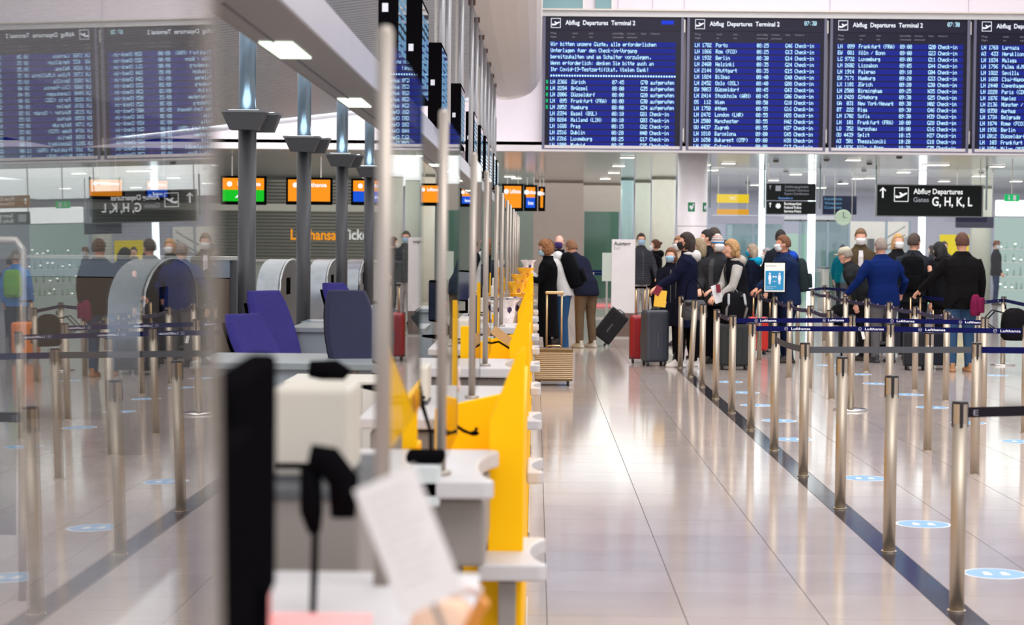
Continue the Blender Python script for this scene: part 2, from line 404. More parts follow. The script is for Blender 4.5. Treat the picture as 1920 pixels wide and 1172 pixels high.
MB().box(x0, x1, 0, .12, 2.35, 2.47).build('head_beam', mat('beam_pale', (214, 214, 222), rough=.4), t); MB().box(x0, x1, 0, .1, 2.30, 2.35).build('dark_strip', DARKG, t)  # pale head beam with a dark grey strip along its lower edge
for a, b in ((1362, 1412), (1412, 1466), (1500, 1552), (1552, 1592)): MB().box(P(a, 452, 57.5).x, P(b, 452, 57.5).x, .04, .05, 0, 2.30).build('door_leaf', GLASSG, t)
# turnstile like gates
for k, (px, Y) in enumerate(((1545, 50), (1570, 50), (1598, 51), (1738, 44), (1756, 44))):
    p = P(px, 452, Y)
    t = thing('boarding_gate', ['slim steel access gate behind the distance poster, left one', 'slim steel access gate in the middle behind the queue', 'slim steel access gate beside the teal jacket person',
              'dark gate pillar with green light right of the backpack man', 'grey gate pillar beside the dark hooded person'][k], 'gate', (p.x, p.y, 0))
    MB().box(-.09, .09, -.4, .4, 0, 1.05).build('pillar', ALU if k < 3 else DARKG, t, .03)
    box_obj('top_plate', -.1, .1, -.42, .42, 1.05, 1.08, DARKG, t)
    if k == 3: box_obj('status_light', -.03, .01, -.42, -.40, .35, 1.0, light_mat('gate_green', (150, 255, 220), 1.6), t)
    else: box_obj('flap', -.35, -.09, -.01, .01, .3, .95, GLASSG, t)
# shop glass with sparkling shelves at right
t = thing('shop_display', 'bright glass shop display with shining bottles on the far right', 'display case', (P(1895, 452, 59).x, 59, 0))
x0, x1 = P(1872, 452, 59).x-t.location.x, P(1985, 452, 59).x-t.location.x
box_obj('back_panel', x0, x1, .5, .55, 0, 2.5, light_mat('shop_back', (206, 230, 224), .6), t)
for z in (.35, .75, 1.15, 1.55): box_obj('shelf', x0, x1, 0, .5, z, z+.02, WHITE, t)
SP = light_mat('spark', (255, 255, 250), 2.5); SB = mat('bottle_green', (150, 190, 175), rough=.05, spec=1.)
for z in (.37, .77, 1.17, 1.57):
    k = x0+.1
    while k < x1-.05:
        hgt = random.uniform(.16, .28)
        q = MB().cyl(k, .15, z, z+hgt*.7, .035, 10).cyl(k, .15, z+hgt*.7, z+hgt, .014, 8).build('bottle', SB, t)
        if random.random() < .55: MB().ell((k, .08, z+random.uniform(.05, .2)), (.035, .02, .02), 8, 5).build('sparkle_glint', SP, t)  # glowing blobs imitate glints on the bottles
        k += random.uniform(.14, .24)
o = box_obj('lit_fascia', P(1868, 392, 48).x, P(2035, 392, 48).x, 47.9, 48.15, P(1868, 405, 48).z, P(1868, 375, 48).z, light_mat('lit_fascia_white', (255, 255, 255), 1.6), None, .03)
tag(o, 'glowing white shop fascia box under the exit sign on the right', 'light box')
t = thing('exit_sign', 'small green lit emergency exit sign above the white shop fascia', 'sign', P(1897, 371, 40))
box_obj('housing', -.14, .14, -.03, .03, -.07, .07, light_mat('exit_green', (20, 200, 110), .8), t)
mb = MB(); mb.add([(-.09, -.032, -.01), (-.06, -.032, -.05), (-.03, -.032, -.01), (-.05, -.032, -.01), (-.05, -.032, .05), (-.07, -.032, .05), (-.07, -.032, -.01)], [tuple(range(7))]); mb.build('arrow_mark', PRINT, t)
mb = MB().box(.02, .08, -.034, -.031, -.05, .05); mb.build('door_mark', PRINT, t)
box_obj('hanger', -.008, .008, -.01, .01, .07, 3.40-t.location.z, ALU, t)

# ================================================================== DEPARTURE BOARDS
FONT = {}
_src = """ :0000000000|!:00005F0000|':0008070300|(:001C224100|):0041221C00|,:0080703000|-:0808080808|.:0000606000|/:2010080402|0:3E5149453E|1:00427F4000|2:7249494946|3:2141494D33|4:1814127F10|5:2745454539|6:3C4A494931|7:4121110907|8:3649494936|9:464949291E|A:7C1211127C|B:7F49494936|C:3E41414122|D:7F4141413E|E:7F49494941|F:7F09090901|G:3E41415173|H:7F0808087F|I:00417F4100|J:2040413F01|K:7F08142241|L:7F40404040|M:7F021C027F|N:7F0408107F|O:3E4141413E|P:7F09090906|Q:3E4151215E|R:7F09192946|S:2649494932|T:03017F0103|U:3F4040403F|V:1F2040201F|W:3F4038403F|X:6314081463|Y:0304780403|Z:6159494D43|a:2054547840|b:7F28444438|c:3844444428|d:384444287F|e:3854545418|f:00087E0902|g:18A4A49C78|h:7F08040478|i:00447D4000|j:2040403D00|k:7F10284400|l:00417F4000|m:7C04780478|n:7C08040478|o:3844444438|p:FC18242418|q:18242418FC|r:7C08040408|s:4854545424|t:04043F4424|u:3C4040207C|v:1C2040201C|w:3C4030403C|x:4428102844|y:4C9090907C|z:4464544C44|ü:3C4140217C|ö:3845444538|ä:2154547940|#:7F7F7F7F7F"""
for e in _src.split('|'):
    k, h = e[0], e[2:]; FONT[k] = [int(h[i:i+2], 16) for i in range(0, 10, 2)]
FONT[':'] = [0, 0, 0x24, 0, 0]
def dots(mb, s, x, z, cw, ch, y):
    """5x7 dot letters, x left, z top; each lit dot one small block face"""
    pw, ph = cw/5.7, ch/7.0
    for i, c in enumerate(s):
        for q, col_ in enumerate(FONT.get(c, FONT[' '])):
            r = 0
            while r < 8:
                if col_ >> r & 1:
                    e = r
                    while e < 8 and col_ >> e & 1: e += 1
                    xa_ = x+i*cw+q*pw; za, zb_ = z-r*ph-ph*.06, z-e*ph+ph*.06
                    mb.add([(xa_, y, zb_), (xa_+pw*.96, y, zb_), (xa_+pw*.96, y, za), (xa_, y, za)], [(0, 1, 2, 3)])
                    r = e
                else: r += 1
DOT = light_mat('lit_dot', (190, 240, 255), 1.5)
ROWB = light_mat('row_blue', (6, 32, 160), .7)
HEADM = light_mat('lit_header', (240, 245, 255), 1.2)
SMALL = light_mat('lit_small', (190, 185, 200), .6)
BEZ = mat('board_bezel', (98, 98, 122), rough=.4)
BFACE = mat('board_face', (24, 22, 44), rough=.35, spec=.2)
ci = ' Check-in'; au = ' aufgerufen'
B1 = ['Wir bitten unsere Gäste, alle erforderlichen', 'Unterlagen fuer den Check-in-Vorgang', 'bereitzuhalten und am Schalter vorzulegen.', 'Wenn erforderlich: denken Sie bitte auch an', 'Ihr Covid-19-Testzertifikat. Vielen Dank!', '=']
def fl_(code, dest, tm, gate, st=ci): return (code, dest, tm, gate+st)
B1 += [fl_('LH 2366', 'Zürich', '07:45', 'G70', au), fl_('LH 2284', 'Brüssel', '08:00', 'G35', au), fl_('LH 2006', 'Düsseldorf', '08:00', 'G20', au), fl_('LH  095', 'Frankfurt (FRA)', '08:00', 'G30', au), fl_('LH 2052', 'Hamburg', '08:00', 'G34', au),
       fl_('LH 2394', 'Basel (BSL)', '08:10', 'G81'), fl_('EN 8284', 'Mailand (LIN)', '08:10', 'G03'), fl_('LH 1688', 'Prag', '08:15', 'G82'), fl_('LH 2516', 'Dublin', '08:20', 'H40'), fl_('LH 2316', 'Luxemburg', '08:25', 'G17'), fl_('LH 1800', 'Madrid', '08:25', 'G25')]
B2 = [fl_(*r) for r in (('LH 1782', 'Porto', '08:25', 'G46'), ('LH 1866', 'Rom (FCO)', '08:25', 'G13'), ('LH 1932', 'Berlin', '08:30', 'G14'), ('LH 2460', 'Helsinki', '08:35', 'G24'), ('LH 2144', 'Stuttgart', '08:35', 'G15'), ('LH 1824', 'Bilbao', '08:40', 'G40'), ('LH 2452', 'Oslo (OSL)', '08:40', 'G08'), ('EW 9083', 'Düsseldorf', '08:45', 'G43'), ('LH 2414', 'Stockholm (ARN)', '08:45', 'G06'),
      ('OS  112', 'Wien', '08:50', 'G10'), ('LH 1750', 'Athen', '08:55', 'G16'), ('LH 2472', 'London (LHR)', '08:55', 'H28'), ('LH 2500', 'Manchester', '08:55', 'H42'), ('OU 4437', 'Zagreb', '08:55', 'H37'), ('LH 1810', 'Barcelona', '09:00', 'G45'), ('LH 1650', 'Bukarest (OTP)', '09:00', 'H38'), ('LH 1906', 'Catania', '09:00', 'G13'))]
B3 = [fl_(*r) for r in (('LH  099', 'Frankfurt (FRA)', '09:00', 'G20'), ('EW  081', 'Köln / Bonn', '09:00', 'G23'), ('LG 9732', 'Luxemburg', '09:00', 'G11'), ('LH 2602', 'Lissabon', '09:05', 'G44'), ('LH 1914', 'Palermo', '09:10', 'G04'), ('EW 7171', 'Hamburg', '09:20', 'G33'), ('LX 1101', 'Zürich', '09:20', 'G30'), ('LH 2508', 'Birmingham', '09:25', 'H35'), ('LH 2428', 'Göteborg', '09:30', 'G25'),
      ('UA  031', 'New York/Newark', '09:30', 'H02'), ('BT  222', 'Riga', '09:30', 'G46'), ('LH 1702', 'Sofia', '09:30', 'H39'), ('LH  101', 'Frankfurt (FRA)', '10:00', 'G28'), ('LO  352', 'Warschau', '10:00', 'G16'), ('OU 4439', 'Split', '10:15', 'H37'), ('A3  501', 'Thessaloniki', '10:20', 'G18'), ('LH 1976', 'Köln / Bonn', '10:30', 'G35'))]
B4 = [fl_(*r) for r in (('LH 1768', 'Larnaca', '10:30', 'G12'), ('A3  433', 'Heraklion', '10:35', 'G22'), ('LH 1834', 'Malaga', '10:35', 'G31'), ('LH 1796', 'Palma d.Mallorca', '10:35', 'G09'), ('LH 1822', 'Sevilla', '10:35', 'G41'), ('LH 1668', 'Cluj-Napoca', '10:40', 'H31'), ('LH 2440', 'Copenhagen', '10:40', 'G19'), ('LH 2228', 'Paris (CDG)', '10:40', 'G02'), ('LH 1876', 'Naples', '10:45', 'G27'),
      ('LH 2136', 'Münster / Osnabr', '10:50', 'G36'), ('EN 8350', 'Aarhus', '10:55', 'G05'), ('LH 1734', 'Belgrade', '10:55', 'H34'), ('LH 1874', 'Rome (FCO)', '10:55', 'G26'), ('LH 1936', 'Berlin', '11:00', 'G14'), ('LH 2012', 'Düsseldorf', '11:00', 'G32'), ('LH  103', 'Frankfurt (FRA)', '11:00', 'G21'), ('LH 1854', 'Milan (MXP)', '11:00', 'G07'))]
U = ZB/F
rowmesh = None
def plane_logo(parent, x, z, s, y, m):
    fr = MB()
    for a0, a1, b0, b1 in ((0, s, 0, s*.05), (0, s, s*.95, s), (0, s*.05, 0, s), (s*.95, s, 0, s)): fr.box(x+a0, x+a1, y-.004, y, z+b0, z+b1)
    f = fr.build('pictogram', m, parent)
    pts = [(.08, .30), (.2, .24), (.45, .28), (.9, .55), (.9, .62), (.82, .64), (.62, .54), (.42, .66), (.34, .64), (.46, .46), (.3, .38), (.16, .44), (.08, .42)]
    MB().prism([(x+a*s, z+b*s) for a, b in pts], y-.006, y-.001).build('plane_symbol', m, f)
for bi, (pl, pr, rows, lab) in enumerate(((1022, 1276, B1, 'leftmost departure board, with a five line message on top'), (1292, 1544, B2, 'second departure board from the left, beginning with the Porto flight'),
                                     (1560, 1812, B3, 'third departure board from the left, beginning with a Frankfurt flight'), (1829, 2081, B4, 'rightmost departure board, cut by the picture edge, beginning with Larnaca'))):
    xl = P(pl, 150, ZB).x; xr = P(pr, 150, ZB).x; W = xr-xl
    zt_ = CAMH+(VY-34-2*bi*0)*U + .02; zb_ = zt_-246*U
    t = thing('departure_board', lab, 'departure board', (xl, ZB, zb_)); H = zt_-zb_
    box_obj('panel', 0, W, 0, .22, 0, H, BFACE, t)
    mb = MB().box(-.05, .0, -.03, .22, -.02, H+.02).box(W, W+.05, -.03, .22, -.02, H+.02).box(0, W, -.03, .22, H, H+.02).box(0, W, -.03, .22, -.02, 0); mb.build('bezel', BEZ, t)
    box_obj('header_strip', .03, W-.03, -.012, 0, H-26*U, H-5*U+.02, mat('header_dark', (28, 25, 48), rough=.4, spec=.2), t)
    plane_logo(t, 10*U, H-22*U, 18*U, -.014, HEADM)
    text('Abflug  Departures  Terminal 2', HEADM, t, (37*U, -.016, H-16*U), 130*U, 8.5*U, bold=.012)
    if bi:
        mb = MB(); dots(mb, '07:30', W-37*U, H-6*U, 4.6*U, 8*U, -.016); mb.build('clock_digits', DOT, t)
    else: box_obj('clock_digits', W-37*U, W-14*U, -.016, -.012, H-14*U, H-7*U, light_mat('clock_blue', (10, 60, 235), .8), t)
    for nm, fx, ww in (('Flug', 10, 10), ('nach', 50, 10), ('über', 81, 9), ('planmäßig', 125, 20), ('voraus.', 152, 16), ('Gate', 178, 9), ('Check-in', 196, 17)):
        text(nm, SMALL, t, (fx*U, -.014, H-33*U), ww*U, 3*U, name='column_title')
    for nm, fx, ww in (('Flight', 10, 11), ('to', 50, 5), ('via', 81, 7), ('scheduled', 125, 20), ('estimated', 152, 19)):
        text(nm, SMALL, t, (fx*U, -.014, H-40*U), ww*U, 3*U, name='column_title')
    pitch = 11.75*U; ztop = H-46*U
    if rowmesh is None: rowmesh = MB().box(8*U, 243*U, -.010, 0, -.0, 9.4*U).mesh('display_row', ROWB)
    for r, row in enumerate(rows):
        zr = ztop-(r+1)*pitch+1.2*U
        ro = bpy.data.objects.new('display_row', rowmesh); C.objects.link(ro); ro.parent = t; ro.location = (0, 0, zr)
        mb = MB(); cw = 4.48*U; zt2 = 8.6*U; chh = 7.6*U
        if row == '=':
            for q in range(48): mb.box((10+q*4.9)*U, (12.8+q*4.9)*U, -.014, -.011, 3*U, 6*U)
        elif isinstance(row, str): dots(mb, row, 10*U, zt2, cw, chh, -.013)
        else:
            for sx, tx in zip((10, 49, 125.5, 178.5), row): dots(mb, tx, sx*U, zt2, cw, chh, -.013)
        mb.build('lettering', DOT, ro)
        if bi == 0 and 6 <= r <= 10: box_obj('status_light', 2*U, 5.5*U, -.012, 0, 1.5*U, 8*U, light_mat('status_green', (0, 190, 120), .9), ro)
    for z in (.15, H-.3):
        MB().box(W+.052, W+.075, -.04, .0, z, z+.25).build('hinge', ALU, t)
# ================================================================== HANGING SIGNS
SIGNB = mat('sign_black', (30, 34, 34), rough=.6, spec=.1)
SIGNT = light_mat('sign_white', (245, 245, 245), .95)
SIGNG = light_mat('sign_grey_text', (170, 170, 180), .7)
def sign_box(px0, px1, py0, py1, Y, m, label, name='hanging_sign', hang=True):
    a = P(px0, (py0+py1)/2, Y); u = Y/F
    W_, H_ = (px1-px0)*u, (py1-py0)*u
    t = thing(name, label, 'sign', (a.x, Y, P(px0, py1, Y).z))
    box_obj('panel', 0, W_, 0, .12, 0, H_, m, t, .01)
    if hang:
        for x in (.03, W_-.03): box_obj('hanger', x-.01, x+.01, .05, .07, H_, 3.40-t.location.z, ALU, t)
    return t, W_, H_, u
def arrow_up(parent, x, z, h, y, m):
    pts = [(0, .5), (-.28, .22), (-.28, .08), (-.08, .27), (-.08, -.5), (.08, -.5), (.08, .27), (.28, .08), (.28, .22)]
    return MB().prism([(x+a*h, z+b*h) for a, b in pts], y-.004, y).build('arrow_symbol', m, parent)
t, W_, H_, u = sign_box(1645, 1840, 347, 404, 40.0, SIGNB, 'wide black hanging sign pointing to departure gates G, H, K, L')
box_obj('sign_frame', -.03, W_+.03, .02, .10, -.02, H_+.02, mat('frame_grey', (128, 130, 132), rough=.3, metal=.6), t)
arrow_up(t, 10*u, H_-14*u, 20*u, -.002, SIGNT); plane_logo(t, 31*u, H_-31*u, 27*u, -.002, SIGNT)
text('Abflug Departures', SIGNT, t, (67*u, -.004, H_-16*u), 92*u, 10*u, bold=.02)
text('Gates', SIGNG, t, (67*u, -.004, H_-31*u), 29*u, 9*u, bold=.015)
text('G, H, K, L', SIGNT, t, (102*u, -.004, H_-38*u), 75*u, 17*u, bold=.02)
t, W_, H_, u = sign_box(1438, 1529, 344, 375, 42.0, SIGNB, 'upper black hanging sign with dim grey customs lettering, left of the display', hang=True)
arrow_up(t, 6*u, H_-7*u, 8*u, -.002, SIGNG); box_obj('pictogram', 16*u, 26*u, -.006, 0, H_-14*u, H_-4*u, SIGNG, t)
for k, s_ in enumerate(('Zollabfertigung/Ausfuhr', 'Customs Clearance', 'Export Certification')): text(s_, SIGNG, t, (33*u, -.004, H_-(8+6.5*k)*u), 45*u, 4.5*u)
text('Reisebüro', light_mat('sign_blue', (130, 180, 255), .9), t, (22*u, -.004, H_-29*u), 26*u, 4*u)
t, W_, H_, u = sign_box(1438, 1529, 377, 401, 42.0, SIGNB, 'lower black hanging sign for the federal police service point', hang=False)
arrow_up(t, 6*u, H_-7*u, 9*u, -.002, SIGNT); MB().prism([(21*u+5.5*u*(1 if i % 2 else .75)*math.cos(i*PI/8), H_-9*u+5.5*u*(1 if i % 2 else .75)*math.sin(i*PI/8)) for i in range(16)], -.006, 0).build('badge', SIGNT, t)
for k, s_ in enumerate(('Bundespolizei', 'Federal Police', 'Service-Point')): text(s_, SIGNT, t, (32*u, -.004, H_-(7+7*k)*u), 32*u, 5*u, bold=.02)
for x in (.03, W_-.03): box_obj('hanger', x-.01, x+.01, .05, .07, H_, H_+.06, ALU, t)
t, W_, H_, u = sign_box(1543, 1606, 367, 402, 49.0, mat('display_navy', (12, 20, 52), rough=.2), 'small dark blue information display left of the round clock', 'info_display')
for k, s_ in enumerate(('Konsularische', 'Warteraum', 'Customs')): text(s_, light_mat('disp_text', (120, 190, 235), .9), t, (3*u, -.004, H_-(8+8*k)*u), 32*u, 4.5*u)
t, W_, H_, u = sign_box(1345, 1404, 364, 380, 50.0, light_mat('lit_sign_yellow', (255, 216, 30), .85), 'upper yellow lit sign left of the black police signs'); text('WC', SIGNT, t, (23*u, -.004, 5*u), 12*u, 7*u)
t, W_, H_, u = sign_box(1345, 1404, 392, 402, 50.0, light_mat('lit_sign_orange', (255, 180, 30), .75), 'lower narrow orange lit sign left of the black police signs', hang=False)
for x in (.03, W_-.03): box_obj('hanger', x-.01, x+.01, .05, .07, H_, H_+.16, ALU, t)
t, W_, H_, u = sign_box(1792, 1863, 406, 427, 46.0, mat('sign_navy', (24, 24, 62), rough=.3), 'plain dark navy hanging box below the big departures sign', hang=True)
t, W_, H_, u = sign_box(1962, 2060, 352, 374, 40.0, mat('sign_amber', (176, 112, 20), rough=.5, spec=.2), 'amber hanging sign beyond the right edge, mirrored at the far left of the glass')
arrow_up(t, 6*u, H_-11*u, 12*u, -.002, SIGNT)
for k, s_ in enumerate(('First Class', 'Check-in')): text(s_, SIGNT, t, (28*u, -.004, H_-(9+9*k)*u), 40*u, 6*u)
t, W_, H_, u = sign_box(1962, 2060, 383, 407, 40.0, SIGNB, 'black bulky baggage sign beyond the right edge, mirrored in the glass', hang=False)
for k, s_ in enumerate(('Sperrgepäck', 'Bulky Baggage')): text(s_, SIGNT, t, (30*u, -.004, H_-(10+10*k)*u), 50*u, 7*u)
MB().box(5*u, 20*u, -.006, 0, 5*u, 19*u).build('pictogram', SIGNG, t)
for x in (.03, W_-.03): box_obj('hanger', x-.01, x+.01, .05, .07, H_, H_+.10, ALU, t)
# clock
p = P(1581, 408, 46)
t = thing('clock', 'round pale glass clock hanging between two thin rods', 'clock', p)
MB().loft([[(r*math.cos(2*PI*j/32), y, r*math.sin(2*PI*j/32)) for j in range(32)] for r, y in ((.16, .04), (.185, .02), (.185, -.03), (.17, -.04))]).build('case', mat('clock_pale', (206, 222, 200), rough=.2), t)
MB().box(-.006, .006, -.046, -.041, 0, .12).build('hand', DARKG, t); MB().box(0, .08, -.046, -.041, -.005, .005).build('hand', DARKG, t)
for x in (-.2, .2): box_obj('hanger_rod', x-.008, x+.008, -.01, .01, -.02, 3.40-p.z, ALU, t)

# Ausgang stand
p = G(1167, 633); u = p.y/F
t = thing('exit_sign_stand', 'tall white floor standing sign reading Ausgang Exit with brown foot', 'sign', p)
Wd = 44*u; Ht = 184*u; zf = 46*u
box_obj('panel', -Wd/2, Wd/2, -.05, .05, zf, Ht, mat('stand_white', (232, 226, 226), rough=.35), t, .006)
box_obj('foot_panel', -Wd/2+.005, Wd/2-.005, -.045, .045, .02, zf, mat('bronze_foot', (124, 106, 98), rough=.35, metal=.6), t)
box_obj('base_plate', -Wd/2-.04, Wd/2+.04, -.16, .16, 0, .02, ALU, t)
text('Ausgang', mat('text_dark', (60, 60, 66)), t, (-Wd/2+4*u, -.054, Ht-11*u), 31*u, 7*u, bold=.02)
text('Exit', mat('text_pale', (178, 172, 172)), t, (-Wd/2+4*u, -.054, Ht-19*u), 12*u, 6*u)

# ================================================================== QUEUE POSTS
ROWN = mat('cassette_black', (22, 18, 24), rough=.5)
PH = .955; PR = .034
def make_post(base):
    t = thing('stanchion', 'x', 'queue post')
    MB().cyl(0, 0, 0, PH-.10, PR, 28).build('pole', STEEL, t)
    mb = MB()
    for k in range(4):
        a = PI/4+k*PI/2; q = []
        for j in range(7):
            b_ = a-PI/4+.26+(PI/2-.52)*j/6; q.append((math.cos(b_), math.sin(b_)))
        mb.loft([[(c_*PR, s_*PR, z) for c_, s_ in q]+[(c_*(PR-.012), s_*(PR-.012), z) for c_, s_ in reversed(q)] for z in (PH-.10, PH-.012)], False)
    mb.build('cassette_shell', STEEL, t)
    MB().cyl(0, 0, PH-.13, PH-.012, PR*.86, 20).build('cassette', ROWN, t)
    sl = MB()
    for k in range(4):
        M_ = Matrix.Rotation(k*PI/2, 4, 'Z')
        sl.box(-.0075, .0075, -PR-.0035, -PR+.01, PH-.118, PH-.008, M_)
    sl.build('belt_slot', ROWN, t, .003)
    MB().cyl(0, 0, PH-.012, PH, PR*1.03, 28).build('cap', ROWN, t)
    if base: MB().loft([[(r*math.cos(2*PI*j/40), r*math.sin(2*PI*j/40), z) for j in range(40)] for r, z in ((.175, 0), (.175, .012), (.15, .022), (.04, .032))]).build('base', mat('polished_steel', (205, 202, 196), rough=.12, metal=1.), t)
    else: MB().cyl(0, 0, 0, .006, PR*1.22, 28).build('floor_ring', STEEL, t)
    return t
protoP = make_post(False); protoB = make_post(True); usedP = [False, False]
def post(px, py, label, base=False, tilt=(0, 0), grp=None):
    i = 1 if base else 0; pr = (protoP, protoB)[i]
    o = pr if not usedP[i] else copy_tree(pr); usedP[i] = True
    for c in list(o.children):
        if c.name.startswith('belt') and not c.name.startswith('belt_slot'): pass
    o.location = G(px, py); o['label'] = label
    if grp: o['group'] = grp
    o.rotation_euler = (tilt[0], tilt[1], random.uniform(-.25, .25)*0+.0)
    return o
ordn = ['nearest', 'second', 'third', 'fourth', 'fifth', 'sixth', 'seventh', 'eighth', 'ninth', 'tenth', 'eleventh']
rowF = []
for k in range(11):
    d = 1/(1.453e-3+k*.2795e-3)
    Y = F*CAMH/d
    o = protoP if not usedP[0] else copy_tree(protoP); usedP[0] = True
    o.location = (1.925, Y, 0); o['group'] = 'posts along the dark floor stripe'
    o['label'] = 'steel queue post standing on the dark floor stripe, %s from the camera' % ordn[k]
    rowF.append(o)
rowF[9].rotation_euler = (0, .05, 0)
A = {}
def ap(k, px, py, lab, **kw): A[k] = post(px, py, lab, grp='posts inside the queue area', **kw)
ap('b1b', 1595, 770, 'steel queue post on a round base plate, under the middle of the farther navy belt', base=True)
ap('b1c', 1843, 777, 'steel queue post ending the farther navy belt on the right')
ap('b2b', 1666, 806, 'steel queue post joining the halves of the nearer navy belt')
ap('b2c', 1921, 812, 'steel queue post at the right picture edge ending the nearer navy belt')
ap('g3', 1827, 889, 'steel queue post where the grey belt meets a navy belt')
ap('m1', 1739, 845, 'steel queue post hidden at its head by the nearer navy belt, without visible cap')
ap('c1', 1423, 676, 'far steel queue post beside the red suitcase')
ap('c2', 1451, 689, 'far steel queue post directly under the distance poster')
ap('c3', 1479, 709, 'far steel queue post first to the right of the distance poster')
ap('c4', 1517, 729, 'far steel queue post second to the right of the distance poster')
ap('c5', 1559, 748, 'leaning steel queue post left of the post with round base', tilt=(0, -.03))
ap('e1', 1495, 652, 'far steel queue post left of the bright light column reflection')
ap('e2', 1522, 657, 'far steel queue post starting the dotted dusk belt behind the light column')
ap('e3', 1545, 640, 'farthest steel queue post left of the blue jacket man')
ap('e4', 1552, 668, 'far steel queue post second on the dotted belt behind the light column')
ap('e5', 1584, 686, 'far steel queue post at the hand of the man in the royal blue jacket')
ap('e6', 1624, 696, 'far steel queue post in front of the royal blue jacket man')
ap('e7', 1666, 712, 'far steel queue post right of the grey trousers')
ap('e8', 1715, 731, 'steel queue post in front of the small black trolley case')
ap('e9', 1773, 751, 'steel queue post in front of the blue jeans')
ap('f1', 1834, 696, 'far steel queue post right of the black jacket man')
ap('f2', 1880, 685, 'far steel queue post on a round base at the right', base=True)
ap('f3', 1924, 706, 'far steel queue post cut by the right picture edge')
ap('l1', 1372, 655, 'far steel queue post behind the dark suitcase group')
# extra posts outside the frame, seen in the glass
# (their mirror image shows at the far left)
def belt(a, b, m, texts=(), lab=None, dz=0., dots_=0, sag=0., curve=None):
    pa, pb = a.matrix_basis.translation.copy(), (b.location.copy() if hasattr(b, 'location') else Vector(b))
    d = pb-pa; L = d.length; d.normalize(); nrm = Vector((0, 0, 1)).cross(d); nrm = nrm if nrm.y < 0 else -nrm
    zc = PH-.052+dz; hh = .023
    pts = [(PR*.8)+(L-1.6*PR)*i/10 for i in range(11)]
    mb = MB(); r = []
    for s_ in pts:
        bow = (curve or 0)*math.sin(PI*s_/L); zz = zc-sag*math.sin(PI*s_/L)
        q = pa+d*s_+nrm*bow
        r.append([q+nrm*.001+Vector((0, 0, zz-hh)), q+nrm*.001+Vector((0, 0, zz+hh)), q-nrm*.001+Vector((0, 0, zz+hh)), q-nrm*.001+Vector((0, 0, zz-hh))])
    mb.loft(r, False); mb.xf(Matrix.Translation(-pa))
    o = mb.build('belt', m, a)
    if a.rotation_euler[1] or a.rotation_euler[0]: o.matrix_local = a.matrix_basis.to_3x3().inverted().to_4x4()
    if lab: o['label'] = lab
    ang = math.atan2(d.y, d.x); 
    if abs(ang) > PI/2: ang += PI
    for px in texts:
        # position where the belt crosses that image column
        best = min((abs(VX+(pa.x+d.x*s_/200*L)*F/(pa.y+d.y*s_/200*L)-px), s_/200*L) for s_ in range(201))[1]
        q = pa+d*best+nrm*.004-pa
        tx = text('Lufthansa', PRINT, o, (q.x, q.y, zc-.010), .175, .022, ang, bold=.02)
        cx = q.x-math.cos(ang)*.045; cy = q.y-math.sin(ang)*.045
        rg = MB(); n = 20
        for rr0, rr1 in ((.0135, .0155),):
            vs = []
            for j in range(n):
                c_, s_ = math.cos(2*PI*j/n), math.sin(2*PI*j/n)
                vs += [(cx+c_*rr0*math.cos(ang), cy+c_*rr0*math.sin(ang), zc+s_*rr0), (cx+c_*rr1*math.cos(ang), cy+c_*rr1*math.sin(ang), zc+s_*rr1)]
            rg.add(vs, [(2*j, 2*j+1, (2*j+3) % (2*n), (2*j+2) % (2*n)) for j in range(n)])
        bird = [(-.010, .002), (-.002, -.004), (.011, .004), (.003, .001), (-.002, .0)]
        rg.add([(cx+x*math.cos(ang), cy+x*math.sin(ang), zc+z) for x, z in bird], [(0, 1, 2, 3, 4)])
        rg.build('crane_emblem', PRINT, o)
    for k in range(dots_):
        s_ = L*(k+.5)/dots_; q = d*s_+nrm*.003
        M_ = Matrix.Translation((q.x, q.y, zc)) @ Matrix.Rotation(ang, 4, 'Z')
        MB().box(-.016, .016, -.002, .002, -.009, .009, M_).build('print_mark', mat('faint_print', (168, 165, 190)), o)
    return o
LB = 'navy belt with white airline lettering'
belt(rowF[6], A['b1b'], NAVY, (1427, 1554), LB)
belt(A['b1b'], A['b1c'], NAVY, (1682, 1810), LB)
belt(rowF[5], A['b2b'], NAVY, (1484, 1623), LB)
belt(A['b2b'], A['b2c'], NAVY, (1736, 1876), LB)
belt(rowF[4], rowF[3], GREYBELT, (), 'plain grey belt', curve=.05)
belt(rowF[3], A['g3'], GREYBELT, (), 'plain grey belt')
ex = thing('stanchion', 'x', 'queue post'); bpy.data.objects.remove(ex)
E1 = post(2085, 893, 'steel queue post beyond the right picture edge, seen mirrored in the near glass', grp='posts inside the queue area')
belt(A['g3'], E1, NAVY, (1970,), LB)
E2 = post(2160, 1120, 'steel queue post beyond the right picture edge holding the black belt', grp='posts inside the queue area')
belt(rowF[0], E2, BLACKBELT, (), 'plain black belt')
o = text('E', mat('pale_print', (150, 145, 160)), rowF[0], (.06, -.004, PH-.064), .022, .026, name='belt_lettering')
belt(rowF[7], rowF[6], DUSK, (), 'dark belt', dots_=2)
belt(rowF[10], rowF[9], BLACKBELT, (), 'black belt', sag=.03)
for a, b in (('c1', 'c2'), ('c2', 'c3'), ('c3', 'c4'), ('c4', 'c5'), ('c5', 'b1b'), ('e2', 'e4'), ('e4', 'e5'), ('e5', 'e6'), ('e6', 'e7'), ('e7', 'e8'), ('e8', 'e9'), ('e9', 'b1c')):
    belt(A[a], A[b], DUSK, (), 'dusky belt with small pale marks', dots_=3, sag=.03)
belt(A['l1'], A['c1'], NAVY, (), 'navy belt'); belt(A['e1'], A['e3'], NAVY, (), 'navy belt'); belt(A['e3'], A['f1'], NAVY, (), 'navy belt')
belt(A['f1'], A['f2'], NAVY, (), 'dark navy belt', dots_=2); belt(A['f2'], A['f3'], NAVY, (), 'dark navy belt', dots_=2)
